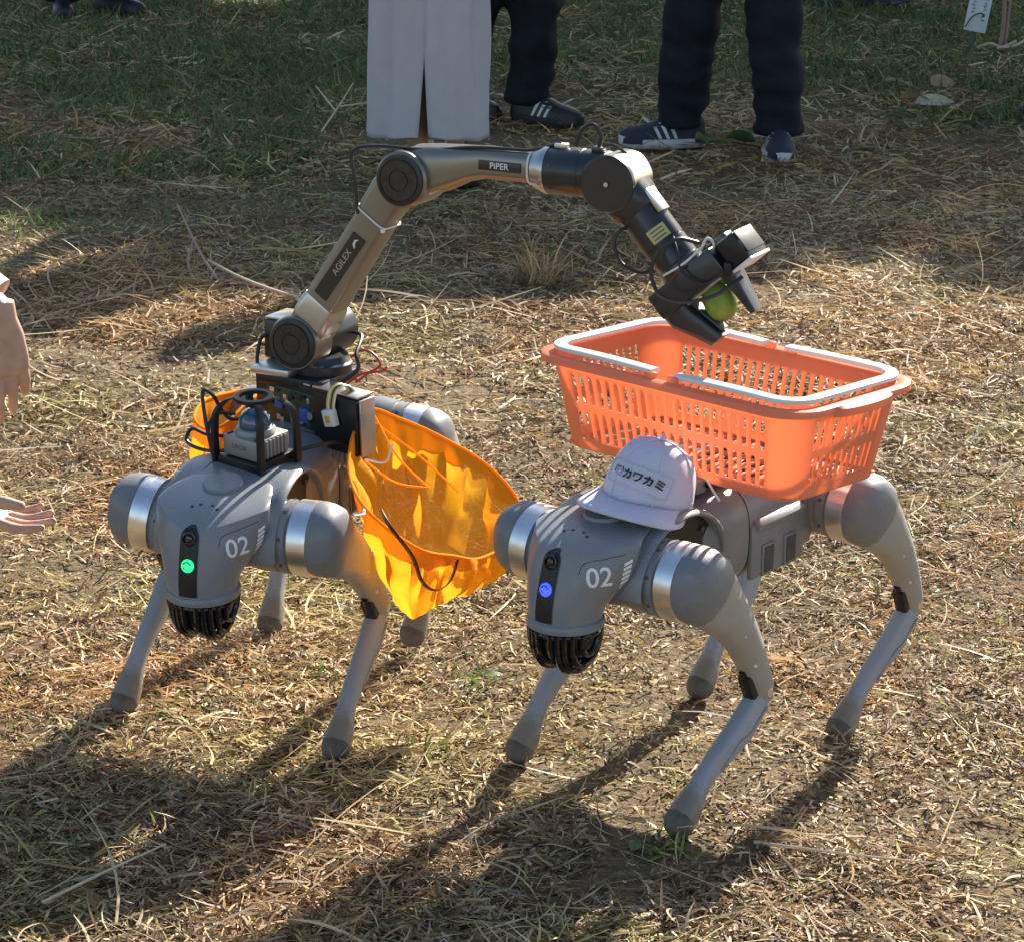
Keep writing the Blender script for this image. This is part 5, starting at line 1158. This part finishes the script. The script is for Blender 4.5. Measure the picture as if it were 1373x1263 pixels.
def hand(mb, W, d, pn, side, curls, thumb, sc=1.0):
    """W wrist, d finger direction, pn palm normal, side: +1 puts the thumb along +(d x pn)"""
    d = d.normalized(); pn = (pn - d * pn.dot(d)).normalized(); s = d.cross(pn) * side
    mb.loft([ell(W + d * x * sc, s, pn, a * sc, b * sc, 18, 2.6) for x, a, b in ((-.02, .025, .019), (.005, .0265, .019), (.03, .034, .0175), (.06, .0375, .0155), (.080, .038, .0135), (.092, .034, .010))])
    for k in range(4):
        o = W + d * (.082 - .004 * abs(k - 1.3)) * sc + s * (.028 - .0185 * k) * sc; ln = (.080, .089, .083, .066)[k] * sc; dd = d + s * (.07 - .045 * k); dd.normalize(); p = o - dd * .012; pts = [p, o]; q = o; ang = 0
        for j, f in enumerate((.46, .30, .24)):
            ang += R_(curls[k]) * (0.8, 1.1, .7)[j]; v = dd * math.cos(ang) + pn * math.sin(ang); q2 = q + v * ln * f; pts += [(q + q2) / 2, q2]; q = q2
        mb.tube(pts, [r * sc for r in (.0094, .0098, .0085, .0093, .0076, .0082, .0068, .0054)], 10)
        mb.ball(q, .0058 * sc, (1, 1, 1), 8, 6)
    o = W + d * .022 * sc + s * .024 * sc; v = (d * math.cos(thumb[0]) + s * math.sin(thumb[0]) + pn * thumb[1]).normalized(); v2 = (v + d * .35).normalized()
    q = o + v * .042 * sc; q2 = q + v2 * .032 * sc; q3 = q2 + (v2 + d * .1).normalized() * .024 * sc
    mb.tube([o - v * .012, o, (o + q) / 2, q, (q + q2) / 2, q2, q3], [r * sc for r in (.014, .0155, .0135, .0118, .0105, .0108, .0072)], 12); mb.ball(q3, .0074 * sc, (1, 1, 1), 10, 8)
def crouching():
    t = empty('person', (-1.30, 3.86, 0), 0, 'person crouching at the left edge with both hands reaching towards left robot', 'person')
    o = Vector((-1.30, 3.86, 0)); V = lambda x, y, z: Vector((x, y, z)) - o
    # hand data: upper hand hangs down, lower hand reaches out thumb up
    W1, W2 = V(-0.757, 3.70, 0.452), V(-0.838, 3.70, 0.186)
    E1, E2 = V(-0.98, 3.74, 0.62), V(-1.07, 3.64, 0.30)
    S1, S2 = V(-1.18, 3.98, 0.88), V(-1.20, 3.62, 0.84)
    a = MB(); a.tube([E1, (E1 + W1) / 2, W1 + (E1 - W1).normalized() * .01, W1], [.042, .038, .028, .026], 16); hand(a, W1, Vector((.07, 0, -1)), Vector((-.35, .93, 0)), -1, (12, 10, 14, 20), (R_(35), .5))
    a.tube([E2, (E2 + W2) / 2, W2 + (E2 - W2).normalized() * .01, W2], [.042, .038, .028, .026], 16); hand(a, W2, Vector((.86, -.05, -.50)), Vector((.45, -.05, .90)), 1, (16, 19, 21, 22), (R_(12), .72))
    m1 = fuse(a, 'arms', 0.0024, 3)
    b = MB(); pel = V(-1.42, 3.83, .36); ch = V(-1.26, 3.81, .74); nk = V(-1.19, 3.80, .93); hd = V(-1.10, 3.80, 1.05)
    b.tube([pel, (pel + ch) / 2, ch, nk], [.15, .14, .15, .06], 20); b.tube([nk, hd], [.055, .05], 14); b.ball(hd + Vector((.01, 0, .03)), .105, (.88, .78, 1.1), 24, 16); b.ball(hd + Vector((.105, 0, .01)), .02, (1, .7, 1.2))
    for E3, S3 in ((E1, S1), (E2, S2)): b.tube([ch + Vector((0, .1 if S3 is S1 else -.1, .1)), S3, (S3 + E3) / 2, E3, E3], [.07, .055, .048, .042, .041], 14)
    for s_, kx, fx in ((1, -1.06, -1.20), (-1, -1.08, -1.24)):
        h = pel + Vector((0, s_ * .10, 0)); k = V(kx, 3.84 + s_ * .17, .48); an = V(fx, 3.84 + s_ * .16, .09); b.tube([h, (h + k) / 2, k, (k + an) / 2, an, an - Vector((0, 0, .03))], [.085, .08, .058, .052, .036, .036], 14)
    m2 = fuse(b, 'torso', 0.012, 3)
    mb = MB(); mb.v = [tuple(v.co) for v in m1.vertices]; mb.f = [tuple(p.vertices) for p in m1.polygons]; k0 = len(mb.v); mb.v += [tuple(v.co) for v in m2.vertices]; mb.f += [tuple(i + k0 for i in p.vertices) for p in m2.polygons]
    obj('body', mb, SKIN, t, sharp=180, fix=False)
    # fingernails on the visible hands would be under a pixel; jacket with a pale sleeve hem
    j = MB(); j.tube([pel + Vector((.0, 0, .02)), (pel + ch) / 2, ch, nk - Vector((0, 0, .03))], [.175, .17, .175, .08], 22)
    for E3, S3, W3, e in ((E1, S1, W1, .80), (E2, S2, W2, .35)): j.tube([S3, (S3 + E3) / 2, E3, E3.lerp(W3, e)], [.075, .068, .060, .048], 16)
    link('jacket', fuse(j, 'jacket', 0.012), SHIRT, t)
    cu = MB(); c0 = E1.lerp(W1, .74); c1 = E1.lerp(W1, .93); ax = (W1 - E1).normalized(); cu.lathe([(.047, 0), (.049, .5 * (c1 - c0).length), (.050, (c1 - c0).length), (.046, (c1 - c0).length - .003), (.044, .5 * (c1 - c0).length)], c0, ax, 28, cap=False); obj('sleeve_cuff', cu, SHIRTW, t)
    p = MB()
    for s_, kx, fx in ((1, -1.06, -1.20), (-1, -1.08, -1.24)):
        h = pel + Vector((0, s_ * .10, 0)); k = V(kx, 3.84 + s_ * .17, .48); an = V(fx, 3.84 + s_ * .16, .10); p.tube([h, (h + k) / 2, k, (k + an) / 2, an], [.11, .10, .082, .075, .068], 18)
        make_shoe(t, Matrix.Translation((an.x, an.y, .004)), SHOEB, SOLEW, False)
    p.ball(pel, .17, (1, 1.1, .8)); link('trousers', fuse(p, 'trousers', 0.012), BLK, t)
    hb = MB(); hb.ball(hd + Vector((-.01, 0, .055)), .108, (.92, .84, 1.0), 24, 14); obj('hair', hb, HAIR, t, sharp=180)
crouching()

# ------------------------------------------------------------------ small things on the field
def plant_tuft(name, x, y, n, h, w, cols, label, cat, m, up=1.0, spread=0.03, group=None):
    t = empty(name, (x, y, 0), 0, label, cat, group)
    bx = x + rng.normal(0, spread, n); by = y + rng.normal(0, spread, n)
    c = np.array(cols)[rng.integers(0, len(cols), n)] * rng.uniform(.75, 1.2, (n, 1))
    o = blades('blades', bx, by, gz(bx, by), rng.uniform(0, 6.283, n), rng.normal(up, .3, n), h * rng.uniform(.4, 1.3, n), w * rng.uniform(.6, 1.3, n), rng.normal(0, .3, n), rng.uniform(.05, .5, n), rng.normal(0, .4, n), c, m, S=4, tip=.1, parent=t)
    o.matrix_basis = Matrix.Translation((-x, -y, 0)); o['kind'] = 'stuff'
    return t
BRN = [(.42, .28, .15), (.52, .38, .2), (.30, .18, .1), (.6, .48, .28)]
plant_tuft('dry_grass_tuft', 0.045, 6.08, 150, .12, .004, BRN, 'upright tuft of dry brown grass behind the basket', 'grass tuft', STRAW, 1.15, .035)
plant_tuft('dry_grass_tuft', -0.74, 5.92, 90, .09, .004, BRN, 'low mound of russet dry grass left of the robot arm', 'grass tuft', STRAW, .6, .10)
for (x, y, n, h, lb) in ((-0.254, 3.42, 22, .035, 'small green weed sprouting between the left robot legs'), (-0.06, 3.42, 14, .045, 'green seedling in the straw below the orange bag'), (0.20, 2.86, 26, .05, 'green weed beside the front foot of the right robot'),
                      (-1.30, 6.62, 260, .06, 'sunlit yellow green grass patch at the left edge'), (-0.09, 3.15, 30, .03, 'faint green grass sprig between the two robots'), (0.16, 6.45, 120, .05, 'pale green grass sprigs behind the dry tuft')):
    plant_tuft('weed', x, y, n, h, .006 if n < 60 else .0045, [(.13, .22, .05), (.22, .30, .08), (.30, .34, .10)], lb, 'weed', GREEN, .7, .02 if n < 60 else .10, 'green weeds in the straw')
def stem(label, paths, r, m):
    x, y, _ = paths[0][0]; t = empty('dry_weed', (x, y, 0), 0, label, 'dry weed')
    for p in paths: mb = MB(); q = catmull(p, 5); mb.tube([(a - x, b - y, c) for a, b, c in q], [r * (1 - .5 * i / len(q)) for i in range(len(q))], 7); obj('twig', mb, m, t)
DRY = mat('dry_stem_skin', (.58, .45, .32), .7, var=.15, scale=90); REDS = mat('reddish_stem', (.38, .24, .18), .7, var=.15, scale=90)
stem('forked reddish dry stem leaning over the straw left of the arm', [[(-0.70, 5.95, .015), (-0.76, 6.10, .05), (-0.84, 6.32, .12)], [(-0.78, 6.16, .065), (-0.785, 6.08, .03), (-0.765, 5.99, .012)], [(-0.70, 5.95, .015), (-0.58, 5.85, .02), (-0.40, 5.70, .02)]], .004, REDS)
stem('pale branched dry stem at the edge of the shade', [[(-0.42, 5.80, .01), (-0.50, 5.72, .03), (-0.62, 5.80, .05), (-0.72, 5.95, .06)], [(-0.50, 5.72, .03), (-0.46, 5.60, .04), (-0.42, 5.66, .06)]], .005, DRY)
stem('pale forked dry stem standing in the shade above the arm', [[(-0.62, 8.1, .02), (-0.58, 8.3, .07), (-0.54, 8.42, .13)], [(-0.585, 8.26, .06), (-0.66, 8.4, .12)], [(-0.58, 8.3, .07), (-0.45, 8.3, .09)]], .0032, DRY)
stem('long pale straw stalk lying at the lower left corner', [[(-0.52, 2.66, .02), (-0.46, 2.72, .03), (-0.40, 2.80, .03)]], .0022, DRY)
stem('long pale straw stalk lying at the lower right', [[(0.30, 2.86, .02), (0.40, 2.80, .035), (0.50, 2.79, .03)]], .0022, DRY)
def fallen_leaf(x, y, z, s, yaw, tilt, m, label):
    mb = MB(); vs = []; fs = []
    for i in range(9):
        f = i / 8; w = s * .42 * math.sin(math.pi * f ** .8) ** .8 + .0005
        for j in (-1, -.5, 0, .5, 1): vs.append((s * (f - .5) * 1.6, w * j, .12 * s * abs(j) + .15 * s * math.sin(f * 3.1) + .02 * s * math.sin(j * 7 + f * 9)))
    for i in range(8):
        for j in range(4): a = i * 5 + j; fs.append((a, a + 1, a + 6, a + 5))
    mb.add(vs, fs); o = obj('fallen_leaf', mb, m, None, Matrix.Translation((x, y, z)) @ Matrix.Rotation(yaw, 4, 'Z') @ Matrix.Rotation(tilt, 4, 'X'), sharp=180); tag(o, label, 'leaf')
LG = mat('green_leaf', (.13, .21, .07), .45, var=.2, scale=60, transl=.3); LD = mat('dark_leaf', (.05, .09, .035), .4, var=.2, scale=60, transl=.2); LB = mat('brown_leaf', (.36, .24, .13), .7, var=.25, scale=60, transl=.2); LP = mat('pale_leaf', (.55, .48, .33), .7, var=.2, scale=60, transl=.2)
for a in ((0.555, 7.86, .05, .07, 1.9, .8, LG, 'light green fallen leaf standing in front of the trainers'), (0.60, 7.92, .03, .06, .3, -.3, LG, 'green fallen leaf lying beside the standing leaf'), (0.68, 7.92, .05, .065, 2.6, .9, LD, 'dark green fallen leaf between the two trainers'),
          (1.42, 8.86, .03, .09, .2, .4, LP, 'pale curled fallen leaf on the shaded ground at right'), (1.50, 8.80, .03, .08, 1.2, -.5, LP, 'small pale fallen leaf at the right end of the leaf pile'), (1.36, 8.90, .035, .08, 2.4, .5, LB, 'brown curled fallen leaf at the left end of the leaf pile'),
          (1.52, 9.35, .03, .09, .8, .5, LB, 'rusty fallen leaf lying behind the leaf pile'), (1.36, 9.35, .03, .08, 2.2, .3, LP, 'pale fallen leaf lying behind the leaf pile'), (-0.02, 3.40, .02, .02, .4, .2, LG, 'small yellow green leaf lying below the orange bag'), (0.155, 2.84, .02, .018, 1.2, .3, LG, 'small green leaf lying at the front foot of right robot')):
    fallen_leaf(*a)
def plant_sign():
    x, y = 1.80, 10.42; t = empty('plant_sign', (x, y, 0), R_(-6), 'small white plant label with handwriting on a stake at upper right', 'sign')
    Rt = Matrix.Rotation(R_(9), 3, 'Y') @ Matrix.Rotation(R_(-8), 3, 'X'); c = Vector((0.02, -0.012, .175))
    mb = MB(); mb.box(c, (.088, .004, .150), Rt, bev=.001); o = obj('card', mb, mat('card_white', (.66, .68, .64), .6, var=.06, scale=30), t)
    mb = MB(); mb.box((0.005, 0.004, .09), (.014, .010, .26), Matrix.Rotation(R_(6), 3, 'Y'), bev=.002); obj('stake', mb, mat('stake_grey', (.10, .12, .11), .7), t)
    ink = mat('pencil_ink', (.10, .10, .11), .8); rr = random.Random(5)
    for col, z0, k in ((.024, .055, 7), (-.022, .055, 5)):
        for i in range(k):
            z = z0 - .014 * i
            for s_ in range(2):
                p = [c + Rt @ Vector((col + rr.uniform(-.008, .008), -.0026, z + rr.uniform(-.005, .005))) for _ in range(3)]; mb = MB(); mb.tube(p, .0011, 5); obj('handwriting_stroke', mb, ink, o)
    mb = MB(); mb.tube(catmull([c + Rt @ Vector(q) for q in ((-.04, -.006, -.065), (-.02, -.008, -.02), (.01, -.012, .0), (.025, -.006, -.012))], 5), .0022, 6); obj('wire_tie', mb, BLACK, t)
    s = empty('bare_sapling', (1.93, 10.50, 0), 0, 'thin bare sapling standing beside the plant label', 'sapling')
    for p, r in (([(0, 0, 0), (.01, .0, .15), (0.0, .01, .42), (.03, 0, .9)], .009), ([(.02, 0, 0), (.03, 0, .2), (.05, 0, .45)], .006), ([(0.03, 0, .22), (.05, .0, .30), (.045, 0, .38)], .006)):
        mb = MB(); mb.tube(catmull(p, 5), r, 8); obj('stem', mb, REDS, s)
    for p in ([(-.10, -.05, .03), (-.05, -.06, .05), (0, -.05, .035), (.06, -.04, .06)], [(-.02, -.06, .03), (.05, -.07, .045), (.12, -.02, .08)]):
        mb = MB(); mb.tube(catmull(p, 5), .006, 7); obj('twig', mb, DRY, s)
plant_sign()
